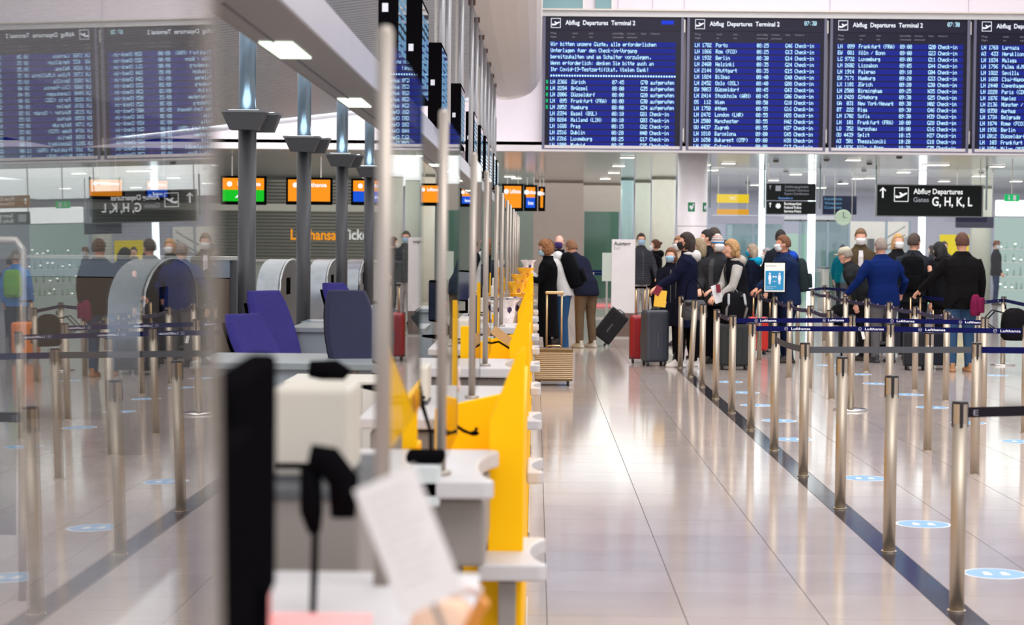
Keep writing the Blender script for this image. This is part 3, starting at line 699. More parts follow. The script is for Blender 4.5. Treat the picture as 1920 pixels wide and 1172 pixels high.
for i, x in enumerate((2.9, 4.6, 6.4)):
    o = copy_tree(protoP); o.location = (x*1.0+3.1, 14+6*i, 0)
    o['label'] = 'steel queue post beyond the right edge, %s one, mirrored in the glass' % ordn[i]; o['group'] = 'posts inside the queue area'
    for c in list(o.children):
        if c.name.split('.')[0] == 'belt':
            for cc in list(c.children): bpy.data.objects.remove(cc)
            bpy.data.objects.remove(c)
# poster on the post c2
p = A['c2'].location
t = thing('poster_frame', 'white framed poster with blue keep distance picture standing on a queue post', 'poster', (P(1452, 520, p.y).x, p.y, P(1452, 549, p.y).z)); u = p.y/F
box_obj('frame', -21*u, 21*u, -.02, .02, 0, 58*u, BLACK, t); pn = box_obj('sheet', -19*u, 19*u, -.024, -.018, 2*u, 56*u, mat('poster_white', (238, 240, 236), rough=.4), t)
box_obj('blue_field', -17*u, 17*u, -.027, -.024, 5*u, 41*u, mat('poster_blue', (20, 140, 190)), t)
text('Bitte Abstand', mat('poster_grey', (150, 150, 150)), t, (-16*u, -.026, 49*u), 18*u, 3*u)
for sx in (-9, 9):
    mb = MB(); mb.prism([(sx*u+1.8*u*math.cos(k*PI/5), 36*u+1.8*u*math.sin(k*PI/5)) for k in range(10)], -.029, -.027)
    mb.prism([(sx*u+a*u, b*u) for a, b in ((-1.6, 16), (-.3, 16), (0, 23), (.3, 16), (1.6, 16), (2, 24), (3, 26), (2.2, 33.5), (-2.2, 33.5), (-3, 26), (-2, 24))], -.029, -.027); mb.build('person_symbol', PRINT, t)
MB().prism([(a*u, b*u) for a, b in ((-4.5, 30), (-2, 32.5), (-2, 30.7), (2, 30.7), (2, 32.5), (4.5, 30), (2, 27.5), (2, 29.3), (-2, 29.3), (-2, 27.5))], -.029, -.027).build('double_arrow', PRINT, t)
text('1,5m', PRINT, t, (-4*u, -.028, 20*u), 8*u, 3*u)
for k in range(2): text('Bitte Abstand halten', PRINT, t, (-15*u, -.028, (11-3*k)*u), (18-5*k)*u, 1.6*u)

# floor stickers
SBLUE = mat('sticker_blue', (120, 172, 214), rough=.3, vary=.2, vscale=20); SWH = mat('sticker_white', (232, 232, 236), rough=.3)
stk = [(1867, 1076), (1731, 983), (1621, 897), (1487, 824), (1418, 760), (1461, 789), (1397, 736), (1367, 716), (1643, 719.5), (1704, 740), (1748, 764), (1610, 702), (1554, 685), (1866, 704), (1816, 793), (1912, 828), (2060, 980), (2160, 1060), (2080, 900)]
base_s = None
for k, (px, py) in enumerate(stk):
    if base_s is None:
        base_s = thing('floor_sticker', 'x', 'floor sticker')
        MB().cyl(0, 0, 0.0002, .0012, .165, 36).build('white_rim', SWH, base_s); MB().cyl(0, 0, .0012, .0018, .150, 36).build('blue_disc', SBLUE, base_s)
        for dx in (-.045, .045):
            MB().cyl(dx, .03, .0018, .0024, .018, 12).box(dx-.02, dx+.02, -.05, .01, .0018, .0024).build('person_symbol', SWH, base_s)
        o = base_s
    else: o = copy_tree(base_s)
    o.location = G(px, py); o['group'] = 'round distance stickers on the floor'
    o['label'] = 'round pale blue distance sticker on the tiles, %s' % ('nearest one at the lower right', 'second nearest one right of the second post', 'beside the third post of the stripe row', 'beside the fifth post of the stripe row', 'left of the sixth post gap',
        'between the fifth and sixth stripe posts', 'far one between seventh and sixth stripe posts', 'farthest one by the stripe', 'just right of the round base plate post', 'right of the joining post', 'behind the capless middle post',
        'far one under the royal blue jacket man', 'far one left of the round base plate', 'far right one behind the end post', 'faint one behind the grey belt post', 'cut by the right picture edge', 'outside the frame at right, near', 'outside the frame at right, nearest', 'outside the frame at right, farther')[k]
# small bottle left on the floor
p = G(1311, 713); t = thing('water_bottle', 'small clear water bottle standing by the leaning post', 'bottle', p)
MB().cyl(0, 0, 0, .13, .03, 14).cyl(0, 0, .13, .16, .028, 14, .012).build('bottle_body', mat('clear_plastic', (205, 212, 220), rough=.1), t); MB().cyl(0, 0, .16, .18, .014, 10).build('bottle_cap', PRINT, t)

# ================================================================== PEOPLE
SK = {'a': mat('skin_light', (226, 168, 142), rough=.5, vary=.04), 'b': mat('skin_tan', (205, 142, 112), rough=.5, vary=.04), 'c': mat('skin_pink', (232, 180, 160), rough=.5, vary=.04)}
EYEW = mat('eye_white', (225, 222, 218), rough=.2); EYED = mat('eye_dark', (40, 28, 22), rough=.2)
def rx(rings, T):
    return [[T(Vector(p)) for p in r] for r in rings]
def ering(cx, cy, z, a, b, n=18, pw=2.3):
    out = []
    for j in range(n):
        t_ = 2*PI*j/n; c_, s_ = math.cos(t_), math.sin(t_)
        out.append((cx+a*math.copysign(abs(c_)**(2/pw), c_), cy+b*math.copysign(abs(s_)**(2/pw), s_), z))
    return out
def remesh(o, vox, sm=4, dec=None):
    m = o.modifiers.new('remesh', 'REMESH'); m.mode = 'VOXEL'; m.voxel_size = vox; m.use_smooth_shade = True
    s_ = o.modifiers.new('smooth', 'SMOOTH'); s_.iterations = sm; s_.factor = .5
    if dec: d = o.modifiers.new('decimate', 'DECIMATE'); d.ratio = dec
    return o
PEOPLE = []
def person(label, px, feet, top, face, skin='a', hair='short', hc=(60, 40, 28), style='jacket', tc=(40, 40, 45), bc=(50, 55, 70), sc=(40, 36, 34), mask=(200, 215, 228), lean=0, hy=0, hp=0,
           hl=(.05, .26, .80), hr=(.05, -.26, .80), stance=.10, step=.0, sleeve=None, hood=None, wave=0., glasses=False, far=False, H=None, inner=None, girth=1.0, hat=None):
    """face: direction of facing in degrees, 0 = +x (right), 180 = left, -90 = towards camera. hl/hr: hand targets (forward, left, up)."""
    p = G(px, feet); yh = VY+ROLL*(px-VX); d = feet-yh
    if H is None: H = CAMH*(1+(yh-top)/d)
    k = H/1.75
    t = thing('person', label, 'person', p, math.radians(face)); t.scale = (k, k, k)
    L = math.radians(lean); HP = Vector((0, 0, .93))
    def T(v):
        v = Vector(v)
        if v.z <= .86: return v
        w_ = min(1, (v.z-.86)/.14); a = L*w_; q = v-HP
        return HP+Vector((q.x*math.cos(a)+q.z*math.sin(a), q.y, q.z*math.cos(a)-q.x*math.sin(a)))
    nk = Vector((0, 0, 1.52)); HYr = math.radians(hy); HPr = math.radians(hp)-L*.55
    Rh = Matrix.Rotation(HYr, 3, 'Z') @ Matrix.Rotation(HPr, 3, 'Y')
    def TH(v):
        v = Vector(v); q = Rh @ (v-nk); base = T(nk)
        a = L; q = Vector((q.x*math.cos(a)+q.z*math.sin(a), q.y, q.z*math.cos(a)-q.x*math.sin(a)))
        return base+q
    gw = girth
    # ---------------- body, one continuous surface
    b = MB()
    b.loft(rx([ering(0, 0, z, a*gw, c*gw) for z, a, c in ((.86, .10, .15), (.95, .115, .165), (1.08, .10, .14), (1.22, .115, .155), (1.34, .12, .175), (1.43, .085, .165), (1.475, .065, .09))], T))
    b.loft(rx([ering(0.0, 0, z, a, a*.95, 12, 2) for z, a in ((1.44, .062), (1.50, .056), (1.57, .054))], lambda v: T(v) if v.z < 1.53 else TH(v)))
    HC = Vector((.012, 0, 1.64))
    def headfn(dv):
        k_ = 1.0
        if dv.z < -.2: k_ *= 1-.10*(-dv.z-.2)*(1.6 if abs(dv.y) > .4 else .9)
        return k_
    st = len(b.v); b.ell(HC, (.096, .076, .115), 20, 14, headfn)
    b.ell(HC+Vector((.052, 0, -.072)), (.045, .045, .038), 12, 8)        # jaw
    b.ell(HC+Vector((.098, 0, -.018)), (.020, .014, .024), 8, 6)         # nose
    b.ell(HC+Vector((.082, 0, .018)), (.018, .05, .010), 10, 5)          # brow
    for s_ in (-1, 1): b.ell(HC+Vector((-.005, s_*.078, -.012)), (.018, .010, .030), 8, 6)
    b.v[st:] = [tuple(TH(Vector(q))) for q in b.v[st:]]
    legs = []
    for s_, fx in ((1, step), (-1, -step)):
        hip = Vector((0, s_*.085*gw, .90)); an = Vector((fx-.01, s_*stance, .075)); kn = (hip+an)/2+Vector((.025, 0, .02))
        legs.append((hip, kn, an, s_))
        b.tube([hip, kn+Vector((0, 0, .15)), kn, kn-Vector((0, 0, .14)), an], [.085*gw, .070, .052, .050, .036], 12)
        b.tube([an+Vector((-.02, 0, -.03)), an+Vector((.13, 0, -.05))], [.035, .028], 10, flat=.8)
    arms = []
    for s_, hd in ((1, hl), (-1, hr)):
        sh = T((0, s_*.175*gw, 1.405)); tg = Vector(hd); v = tg-sh; D = min(v.length, .535); v = v.normalized()
        wr = sh+v*D; a_, c_ = .29, .255; x_ = (a_*a_-c_*c_+D*D)/(2*D); hgt = math.sqrt(max(0, a_*a_-x_*x_))
        pole = Vector((-.5, s_*.35, -.6)); pole = (pole-pole.dot(v)*v).normalized(); el = sh+v*x_+pole*hgt
        arms.append((sh, el, wr, s_))
        b.tube([sh, (sh+el)/2, el, (el*2+wr)/3, wr], [.050*gw, .046, .038, .038, .026], 12)
        fd = (wr-el).normalized(); dn = Vector((0, 0, -1)) if abs(fd.z) < .8 else Vector((0, -s_, 0))
        dn = (dn-dn.dot(fd)*fd).normalized(); sd = fd.cross(dn)
        pc = wr+fd*.05
        rr = []
        for q, hw, ht in ((-.01, .026, .020), (.03, .036, .016), (.07, .042, .014), (.092, .040, .012)):
            rr.append([wr+fd*q+sd*hw*math.cos(2*PI*j/10)+dn*ht*math.sin(2*PI*j/10) for j in range(10)])
        b.loft(rr)
        for i_ in range(4):
            ln = (.068, .078, .072, .055)[i_]; ba = wr+fd*.085+sd*(i_-1.5)*.021*s_
            m1 = ba+fd*ln*.45+dn*ln*.18; m2 = m1+fd*ln*.22+dn*ln*.34
            b.tube([ba, m1, m2], [.0095, .0088, .0075], 7)
        th0 = wr+fd*.025-sd*.030*s_; th1 = th0+fd*.032-sd*.022*s_+dn*.012; b.tube([th0, th1, th1+fd*.026+dn*.014], [.012, .011, .009], 7)
    ob = b.build('body', SK[skin], t); remesh(ob, .0085 if not far else .012, 3, .45 if not far else .5)
    # eyes
    e = MB(); e2 = MB()
    for s_ in (-1, 1):
        q = TH(HC+Vector((.083, s_*.031, .003))); e.ell(q, (.012, .014, .009), 8, 6); e2.ell(TH(HC+Vector((.0935, s_*.031, .003))), (.004, .006, .006), 8, 6)
    e.build('eyes', EYEW, t); e2.build('pupils', EYED, t)
    nm = 'x'.join(map(str, hc))
    HM = mat('hair_'+nm, hc, rough=.7, bump=.015, bscale=70, vary=.25, vscale=30)
    # hair
    if hair:
        h = MB(); seed = random.random()*50
        curly = hair in ('curly', 'curlylong')
        def hf(dv):
            fx = dv.x; edge = .30+.55*max(0, dv.z)
            lim = -.35 if hair == 'short' else (-.5 if hair in ('bun',) else -.75)
            if hair == 'bald':
                inside = (fx < .1 and dv.z < .45 and dv.z > -.45)
                return 1.06 if inside else .9
            cover = (fx < edge and dv.z > lim) or dv.z > .55
            if dv.z < 0 and fx > -.05 and abs(dv.y) > .3 and hair == 'short': cover = False
            if not cover: return .86
            k_ = 1.09 if hair == 'short' else 1.15
            if curly: k_ = 1.22+.05*math.sin(dv.x*19+seed)*math.sin(dv.z*17+dv.y*21)
            return k_
        st = len(h.v); h.ell(HC+Vector((-.004, 0, .004)), (.101, .082, .120), 30, 20, hf)
        if hair == 'long': 
            h.loft([ering(-.05, 0, z, a, c, 14) for z, a, c in ((1.68, .05, .085), (1.60, .055, .095), (1.50, .050, .095), (1.40, .045, .088), (1.30, .030, .07))])
        if hair == 'bob': h.loft([ering(-.035, 0, z, a, c, 14) for z, a, c in ((1.68, .06, .088), (1.60, .07, .095), (1.53, .065, .092), (1.49, .05, .08))])
        if hair == 'curlylong':
            for q in range(26):
                an = random.uniform(.5*PI, 1.5*PI); h.ell((math.cos(an)*.07-.01, math.sin(an)*.085, random.uniform(1.44, 1.68)), (.035, .035, .045), 8, 6)
        if hair == 'curly':
            for q in range(26):
                an = random.uniform(.35*PI, 1.65*PI); h.ell(HC+Vector((math.cos(an)*.085, math.sin(an)*.08, random.uniform(-.05, .1))), (.03, .03, .03), 8, 6)
        if hair in ('bun',): h.ell(HC+Vector((-.12, 0, .05)), (.035, .035, .035), 10, 7)
        h.v[st:] = [tuple(TH(Vector(q))) for q in h.v[st:]]
        h.build('hair', HM, t)
    if hat == 'knit':
        for i_, (z0, z1, c_) in enumerate(((0.01, .03, (40, 130, 190)), (.03, .045, (235, 225, 225)), (.045, .06, (120, 60, 60)), (.06, .075, (235, 225, 225)), (.075, .085, (60, 70, 90)), (.085, .10, (235, 225, 225)), (.10, .112, (200, 90, 60)), (.112, .138, (235, 228, 225)))):
            m_ = MB(); rr = []
            for z in (z0, z1):
                r_ = math.sqrt(max(.02, 1-(z/.142)**2)); rr.append([TH(HC+Vector((.108*r_*math.cos(2*PI*j/24)-.004, .090*r_*math.sin(2*PI*j/24), z+.004+.012*math.cos(2*PI*j/24)*0))) for j in range(24)])
            m_.loft(rr); m_.build('hat_band', mat('knit_%d' % i_, c_, rough=.95), t)
    if hat == 'brim' or hat == 'cap':
        hm_ = mat('hat_'+hat, (110, 62, 36) if hat == 'brim' else (186, 178, 160), rough=.8)
        m_ = MB(); rr = [[TH(HC+Vector((a*math.cos(2*PI*j/24), c*math.sin(2*PI*j/24), z))) for j in range(24)] for z, a, c in (((.045, .17, .16), (.05, .168, .158), (.055, .10, .085), (.12, .092, .076), (.135, .06, .05)) if hat == 'brim' else ((.03, .108, .088), (.09, .10, .082), (.13, .06, .05)))]
        m_.loft(rr)
        if hat == 'cap': m_.ell(TH(HC+Vector((.12, 0, .04))), (.06, .06, .012), 12, 6)
        m_.build('hat', hm_, t)
    if mask:
        mm = MB()
        def mf(dv):
            return 1.13 if (dv.x > .28 and -.86 < dv.z < .02 and abs(dv.y) < .80) else .84
        st = len(mm.v); mm.ell(HC+Vector((.016, 0, -.010)), (.100, .078, .105), 28, 18, mf)
        mm.ell(HC+Vector((.096, 0, -.035)), (.026, .038, .036), 12, 8)
        mm.v[st:] = [tuple(TH(Vector(q))) for q in mm.v[st:]]
        for s_ in (-1, 1): mm.tube([TH(HC+Vector((.075, s_*.062, -.03))), TH(HC+Vector((.0, s_*.084, .005)))], .0025, 6)
        mm.build('face_mask', mat('mask_'+'x'.join(map(str, mask)), mask, rough=.8), t)
    if glasses:
        gg = MB()
        for s_ in (-1, 1):
            ring = [TH(HC+Vector((.108, s_*.034+.024*math.cos(2*PI*j/14), .004+.018*math.sin(2*PI*j/14)))) for j in range(15)]
            gg.tube(ring, .0022, 5); gg.tube([TH(HC+Vector((.105, s_*.058, .006))), TH(HC+Vector((0, s_*.083, .008)))], .002, 5)
        gg.build('glasses', BLACK, t)
    # trousers
    tm = cloth('trouser_'+'x'.join(map(str, bc)), bc)
    tr = MB(); tr.loft(rx([ering(0, 0, z, a*gw, c*gw) for z, a, c in ((.84, .11, .155), (.93, .125, .175), (1.03, .115, .155))], T))
    for hip, kn, an, s_ in legs: tr.tube([hip, hip*.55+kn*.45, kn, kn*.5+an*.5, an+Vector((0, 0, -.01))], [.105*gw, .092*gw, .074, .068, .062], 14)
    remesh(tr.build('trousers', tm, t), .016 if not far else .022, 5)
    # shoes
    sm_ = mat('shoe_'+'x'.join(map(str, sc)), sc, rough=.6)
    for hip, kn, an, s_ in legs:
        sh = MB(); cx, cy = an.x, an.y
        sh.loft([ering(cx+.045, cy, z, a, c, 18, 2.6) for z, a, c in ((0, .135, .045), (.02, .14, .050), (.045, .125, .048))])
        sh.loft([ering(cx+x_, cy, z, a, c, 14, 2.2) for x_, z, a, c in ((.035, .04, .118, .045), (.015, .075, .085, .044), (-.008, .115, .056, .046))])
        sh.build('shoe', sm_, t, .006)
    # top
    km = cloth('top_'+'x'.join(map(str, tc))+('q' if wave else ''), tc, wave)
    hem = {'jacket': .80, 'coat': .52, 'dress': .30, 'vest': .80, 'sweater': .88}[style]
    j = MB()
    prof = [(hem, .15, .20 if hem > .6 else .225), (.86, .15, .198), (.98, .145, .19), (1.10, .135, .175), (1.24, .148, .195), (1.35, .145, .21), (1.425, .115, .195), (1.47, .085, .115), (1.515, .078, .085)]
    if hem < .6: prof.insert(1, (.68, .155, .215))
    j.loft(rx([ering(0, 0, z, a*gw, c*gw, 22) for z, a, c in prof], T))
    am = MB() if (style == 'vest' or sleeve) else j
    for sh, el, wr, s_ in arms:
        am.tube([sh+Vector((0, -s_*.03, 0)), sh*.5+el*.5, el, el*.55+wr*.45, wr+(wr-el).normalized()*.005], [.082*gw, .070*gw, .060, .054, .043], 14)
    if hood: pass
    remesh(j.build('jacket' if style != 'dress' else 'dress', km, t), .015 if not far else .022, 4)
    if am is not j:
        scol = sleeve or (180, 175, 172)
        remesh(am.build('sleeves', cloth('sleeve_'+'x'.join(map(str, scol)), scol), t), .015, 3)
    if hood:
        hm = MB(); hm.ell(T((-.10, 0, 1.46)), (.085, .13, .085), 16, 10); hm.ell(T((-.02, 0, 1.49)), (.10, .12, .04), 16, 8)
        hm.build('hood', cloth('hood_'+'x'.join(map(str, hood)), hood), t)
    # collar, zip
    cl = MB(); cl.loft(rx([ering(.0, 0, z, a, c, 18) for z, a, c in ((1.47, .084, .10), (1.53, .078, .082))], T), True, False)
    cl.build('collar', km, t)
    if inner:
        z_ = MB(); z_.loft([[T((.148*gw, y, z)) if z < 1.38 else T((.115*gw, y*.7, z)) for y in (-.035, .035)]+[T((.10, y, z)) for y in (.035, -.035)] for z in (.95, 1.1, 1.25, 1.35, 1.44)], False)
        z_.build('shirt_front', cloth('inner_'+'x'.join(map(str, inner)), inner), t)
    else:
        z_ = MB(); z_.loft([[T(((.152*gw if z < 1.3 else .147*gw if z < 1.4 else .122*gw), y, z)) for y in (-.006, .006)]+[T((.10, y, z)) for y in (.006, -.006)] for z in (max(hem, .88)+.02, 1.1, 1.25, 1.36, 1.42)], False)
        z_.build('zip', DARKG, t)
    t['_k'] = k
    def loc(v):
        return t.location + Matrix.Rotation(math.radians(face), 3, 'Z') @ (Vector(v)*k)
    PEOPLE.append((t, arms, T, TH, loc, k, face))
    return PEOPLE[-1]

fw = (.42, .12, 1.05); fr = (.42, -.10, 1.05)
# at the counter
p1 = person('woman in long black cardigan with curly light brown hair at the yellow counter', 1026, 668, 453, 180, hair='curly', hc=(150, 98, 58), style='dress', tc=(14, 13, 16), bc=(14, 14, 17), mask=(178, 204, 214), hp=14, hl=(.36, .10, 1.20), hr=(.38, -.08, 1.18), glasses=True, H=1.66)
p2 = person('man in white hoodie and blue jeans wearing a black mask, second at the counter', 1057, 664, 463, 176, hair='short', hc=(96, 62, 40), style='sweater', tc=(205, 203, 203), bc=(52, 92, 138), sc=(70, 100, 130), mask=(20, 20, 22), lean=22, hp=0, hl=(.46, .14, 1.06), hr=(.48, -.08, 1.08), hood=(214, 212, 212), H=1.72)
p3 = person('tall balding man with purple mask behind the man in the white hoodie', 1047, 645, 441, 200, hair='bald', hc=(150, 112, 86), style='jacket', tc=(30, 30, 40), bc=(40, 40, 48), mask=(62, 44, 110), skin='c', hy=55, H=1.75)
p4 = person('bending man in navy jacket and khaki trousers beside the white hoodie man', 1098, 652, 478, 128, hair='short', hc=(140, 100, 70), style='jacket', tc=(34, 38, 58), bc=(122, 100, 78), sc=(190, 182, 168), mask=None, lean=34, hl=(.50, .15, .98), hr=(.50, -.12, 1.0), stance=.13, H=1.78, girth=1.08)
# queue, left cluster
person('man in grey quilted jacket with blue mask right of the exit stand', 1200, 612, 439, -75, hair='short', hc=(58, 36, 26), tc=(74, 75, 82), bc=(160, 152, 150), mask=(160, 190, 214), wave=9., glasses=True, hy=-10, hl=(.25, .25, .92))
person('woman in black hooded coat with brown bun and white mask, facing left', 1228, 602, 451, 175, hair='bun', hc=(92, 50, 30), tc=(18, 18, 22), bc=(24, 24, 28), mask=(232, 230, 230), hood=(20, 20, 24), style='coat', hl=(.3, .15, .98), hr=(.3, -.12, 1.0))
p7 = person('long haired woman with pale blue mask left of the navy coat woman', 1256, 672, 467, -95, hair='long', hc=(112, 70, 42), tc=(26, 27, 40), bc=(20, 20, 26), mask=(160, 198, 222), style='coat', hl=(.25, .15, .95), hr=(.28, -.12, .95), hy=-15)
person('woman with reddish hair and white mask in beige coat behind the long haired woman', 1272, 648, 445, 190, hair='bob', hc=(150, 106, 76), tc=(168, 148, 128), bc=(40, 40, 46), mask=(222, 222, 224), skin='c', style='coat', hy=40, glasses=True)
p8 = person('dark haired woman in long navy coat holding a red passport, white shoes', 1286, 688, 439, 178, hair='long', hc=(38, 24, 20), tc=(24, 28, 54), bc=(14, 14, 20), sc=(226, 222, 222), mask=(24, 24, 28), style='coat', hood=(200, 198, 196), hl=(.40, .10, 1.02), hr=(.40, -.05, 1.04), step=.10, glasses=True)
person('older woman with grey blond hair and green mask behind the navy coat woman', 1309, 672, 442, 170, hair='bob', hc=(150, 132, 104), tc=(36, 38, 40), bc=(30, 30, 36), mask=(110, 176, 130), skin='c', H=1.70)
person('dark haired man looking left behind the knit hat man', 1324, 650, 433, 185, hair='short', hc=(30, 20, 18), tc=(28, 28, 36), bc=(30, 30, 36), mask=(214, 208, 206))
person('tall grey haired man at the back of the left cluster, forehead visible', 1337, 640, 429, 170, hair='short', hc=(70, 58, 50), tc=(36, 34, 38), bc=(30, 30, 36), mask=(40, 40, 44), skin='b')
p12 = person('man with striped knit hat, white mask and dark grey jacket', 1342, 682, 443, -125, hair='short', hc=(120, 100, 80), tc=(56, 57, 62), bc=(20, 20, 26), mask=(232, 232, 232), hat='knit', hl=(.32, .10, 1.02), hr=(.32, -.08, 1.02), girth=1.12, hy=50, inner=(92, 92, 96))
person('person with black hood behind the curly blond woman', 1362, 655, 441, 180, hair='long', hc=(18, 17, 20), tc=(20, 20, 24), bc=(20, 20, 24), mask=None, hood=(18, 18, 20), H=1.68)
p13 = person('curly blond woman in black vest with grey sleeves leaning on a backpack', 1384, 686, 452, 195, hair='curlylong', hc=(178, 138, 92), style='vest', tc=(24, 25, 32), bc=(22, 22, 28), sleeve=(178, 174, 170), mask=None, hood=(172, 162, 154), hl=(.36, .14, .96), hr=(.38, -.02, .96), lean=10)
person('person with turquoise scarf left of the left light column', 1409, 640, 460, 160, hair='bob', hc=(170, 150, 130), tc=(22, 28, 48), bc=(22, 22, 30), mask=(20, 150, 190), hood=(20, 150, 190), far=True)
person('person in fluffy grey hat and white mask behind the distance poster', 1436, 628, 468, 185, hair='curly', hc=(176, 172, 176), tc=(30, 34, 44), bc=(24, 24, 30), mask=(225, 225, 226), far=True)
p16 = person('man in navy jacket with bright blue scarf and white mask behind the poster', 1474, 680, 443, 188, hair='short', hc=(112, 72, 46), tc=(30, 46, 84), bc=(26, 36, 66), mask=(232, 232, 234), hood=(30, 70, 170), girth=1.25, hl=(.42, .18, 1.0), hr=(.42, -.1, 1.0), skin='b', lean=5)
person('dark haired man mostly hidden behind the man with the blue scarf', 1461, 640, 433, 90, hair='short', hc=(40, 32, 30), tc=(40, 42, 52), bc=(30, 30, 36), mask=None, far=True)
# right cluster
p18 = person('man in brown plaid coat with white mask looking at his phone', 1610, 655, 430, -95, hair='short', hc=(120, 92, 66), tc=(94, 80, 60), bc=(46, 50, 66), mask=(236, 236, 238), style='coat', inner=(210, 206, 206), hp=12, hl=(.30, .04, 1.12), hr=(.30, -.04, 1.12))
person('distant person in teal jacket left of the plaid coat man', 1578, 590, 460, 60, hair='short', hc=(40, 34, 34), tc=(0, 112, 128), bc=(40, 48, 60), mask=None, far=True)
person('bending person with beige cap and black coat beside the royal blue jacket man', 1622, 676, 462, 150, hair='short', hc=(150, 140, 125), tc=(44, 46, 48), bc=(30, 30, 34), mask=None, lean=30, hat='cap', H=1.68)
p21 = person('grey haired man in royal blue jacket and grey trousers, seen from behind', 1655, 680, 451, 112, hair='short', hc=(146, 132, 122), tc=(16, 40, 104), bc=(112, 110, 112), sc=(46, 46, 52), mask=None, lean=8, hl=(.22, .52, .90), hr=(.15, -.38, .98), girth=1.2, stance=.13, H=1.74)
person('blond woman with white mask between the blue jacket and backpack men', 1680, 648, 441, -80, hair='bob', hc=(206, 164, 112), tc=(30, 30, 34), bc=(30, 30, 36), mask=(240, 240, 240))
p23 = person('man in dark grey jacket with black backpack and cropped hair, seen from behind', 1710, 674, 440, 75, hair='short', hc=(74, 58, 50), tc=(48, 52, 58), bc=(34, 36, 46), mask=None, hy=-35, hl=(.3, .22, .98), hr=(.3, -.26, .95), girth=1.12)
person('person in black hood bending left of the black jacket man', 1772, 676, 463, 120, hair='long', hc=(16, 15, 18), tc=(18, 18, 22), bc=(26, 26, 32), mask=None, hood=(16, 16, 19), lean=14, girth=1.15, H=1.70)
p25 = person('brown haired man in black jacket and blue jeans with tan boots, seen from behind', 1800, 697, 439, 100, hair='short', hc=(86, 52, 36), tc=(22, 21, 22), bc=(62, 94, 130), sc=(168, 120, 80), mask=None, hl=(.30, .46, 1.00), hr=(.1, -.30, .86), girth=1.14, stance=.12)
person('distant man in black jacket, jeans and brown brimmed hat at the right', 1866, 572, 453, -10, hair='short', hc=(60, 40, 30), tc=(24, 24, 30), bc=(40, 60, 96), mask=(215, 225, 230), hat='brim', hy=-50, far=True, hr=(.15, -.2, .85))
person('distant dark haired person with pale scarf left of the yellow board', 1746, 585, 462, 150, hair='bob', hc=(34, 26, 26), tc=(36, 38, 52), bc=(30, 30, 38), mask=(200, 198, 198), far=True)
person('distant person in front of the yellow board', 1768, 590, 454, -90, hair='short', hc=(50, 34, 28), tc=(52, 52, 66), bc=(30, 30, 40), mask=None, far=True)
# outside the frame, seen in the near glass
pb = person('man in light blue jacket beyond the right edge, mirrored in the near glass', 1975, 650, 458, 90, hair='short', hc=(90, 70, 56), tc=(60, 130, 200), bc=(30, 34, 44), mask=None)
person('person in dark green coat beyond the right edge, mirrored beside the blue jacket', 1995, 620, 470, 60, hair='short', hc=(60, 50, 44), tc=(30, 60, 44), bc=(26, 26, 30), mask=None, far=True)
# ================================================================== LUGGAGE
def suitcase(label, px, py, w, d, h, rz, col, hnd=.35, ribs=0, hcol=None, metal=0., tilt=0., zipc=True, soft=False):
    t = thing('suitcase', label, 'suitcase', G(px, py), rz)
    if tilt: t.rotation_euler = (0, tilt, rz)
    m = mat('case_'+'x'.join(map(str, col)), col, rough=.35 if not soft else .85, metal=metal)
    sh = MB().box(-w/2, w/2, -d/2, d/2, .055, h); sh.build('shell', m, t, .012 if ribs else .05 if not soft else .04, 4)
    if ribs:
        n = ribs; step_ = (h-.12)/(n+1)
        for i in range(n+1):
            rm = MB(); rm.box(-w/2-.006, w/2+.006, -d/2-.006, d/2+.006, .08+i*step_, .08+i*step_+step_*.62)
            ro_ = rm.build('rib', mat('rib_bright', (200, 180, 150), rough=.32, metal=.8), t, .004)
            bv = ro_.modifiers['bevel']
    else:
        for x in (-w*.25, w*.25): MB().box(x-.006, x+.006, -d/2-.006, -d/2+.01, .12, h-.06).build('rib', m, t, .003)
    if zipc: MB().box(-w/2-.003, w/2+.003, -.008, .008, .05, h+.003).build('zip', DARKG, t)
    for x in (-w/2+.05, w/2-.05):
        for y in (-d/2+.04, d/2-.04):
            wh = MB(); wh.loft([[(x+q, y+.024*math.cos(2*PI*j/14), .025+.024*math.sin(2*PI*j/14)) for j in range(14)] for q in (-.014, .014)])
            wh.build('wheel', mat('rubber', (34, 34, 36), rough=.6), t); MB().box(x-.012, x+.012, y-.012, y+.012, .03, .06).build('wheel_fork', DARKG, t)
    hm = mat('handle_metal', hcol or (150, 150, 155), rough=.3, metal=.9)
    if hnd:
        hh = MB(); hh.tube([(-w*.2, d/2-.05, h-.02), (-w*.2, d/2-.05, h+hnd)], .011, 8).tube([(w*.2, d/2-.05, h-.02), (w*.2, d/2-.05, h+hnd)], .011, 8); hh.build('telescopic_rods', hm, t)
        MB().box(-w*.2-.02, w*.2+.02, d/2-.07, d/2-.03, h+hnd, h+hnd+.03).build('handle_grip', hm if hcol else BLACK, t, .008)
    MB().tube([(-w*.22, -.02, h-.005), (-w*.15, -.02, h+.025), (w*.15, -.02, h+.025), (w*.22, -.02, h-.005)], .009, 8).build('carry_handle', DARKG if not hcol else hm, t)
    if not ribs: MB().box(-.012, .012, -d/2-.012, -d/2, h*.35, h*.62).build('side_handle', DARKG, t, .004)
    return t
suitcase('ribbed gold metal cabin suitcase with raised handle beside the yellow counter', 1038, 722, .43, .26, .43, 0, (120, 98, 70), hnd=.62, ribs=13, hcol=(214, 182, 136), metal=.85)
suitcase('glossy dark slate hard suitcase upright left of the navy coat woman', 1227, 686, .34, .26, .75, .25, (58, 62, 76), hnd=.30)
suitcase('dark red hard suitcase partly hidden behind the slate suitcase', 1200, 680, .30, .25, .66, 0, (150, 16, 26), hnd=.36)
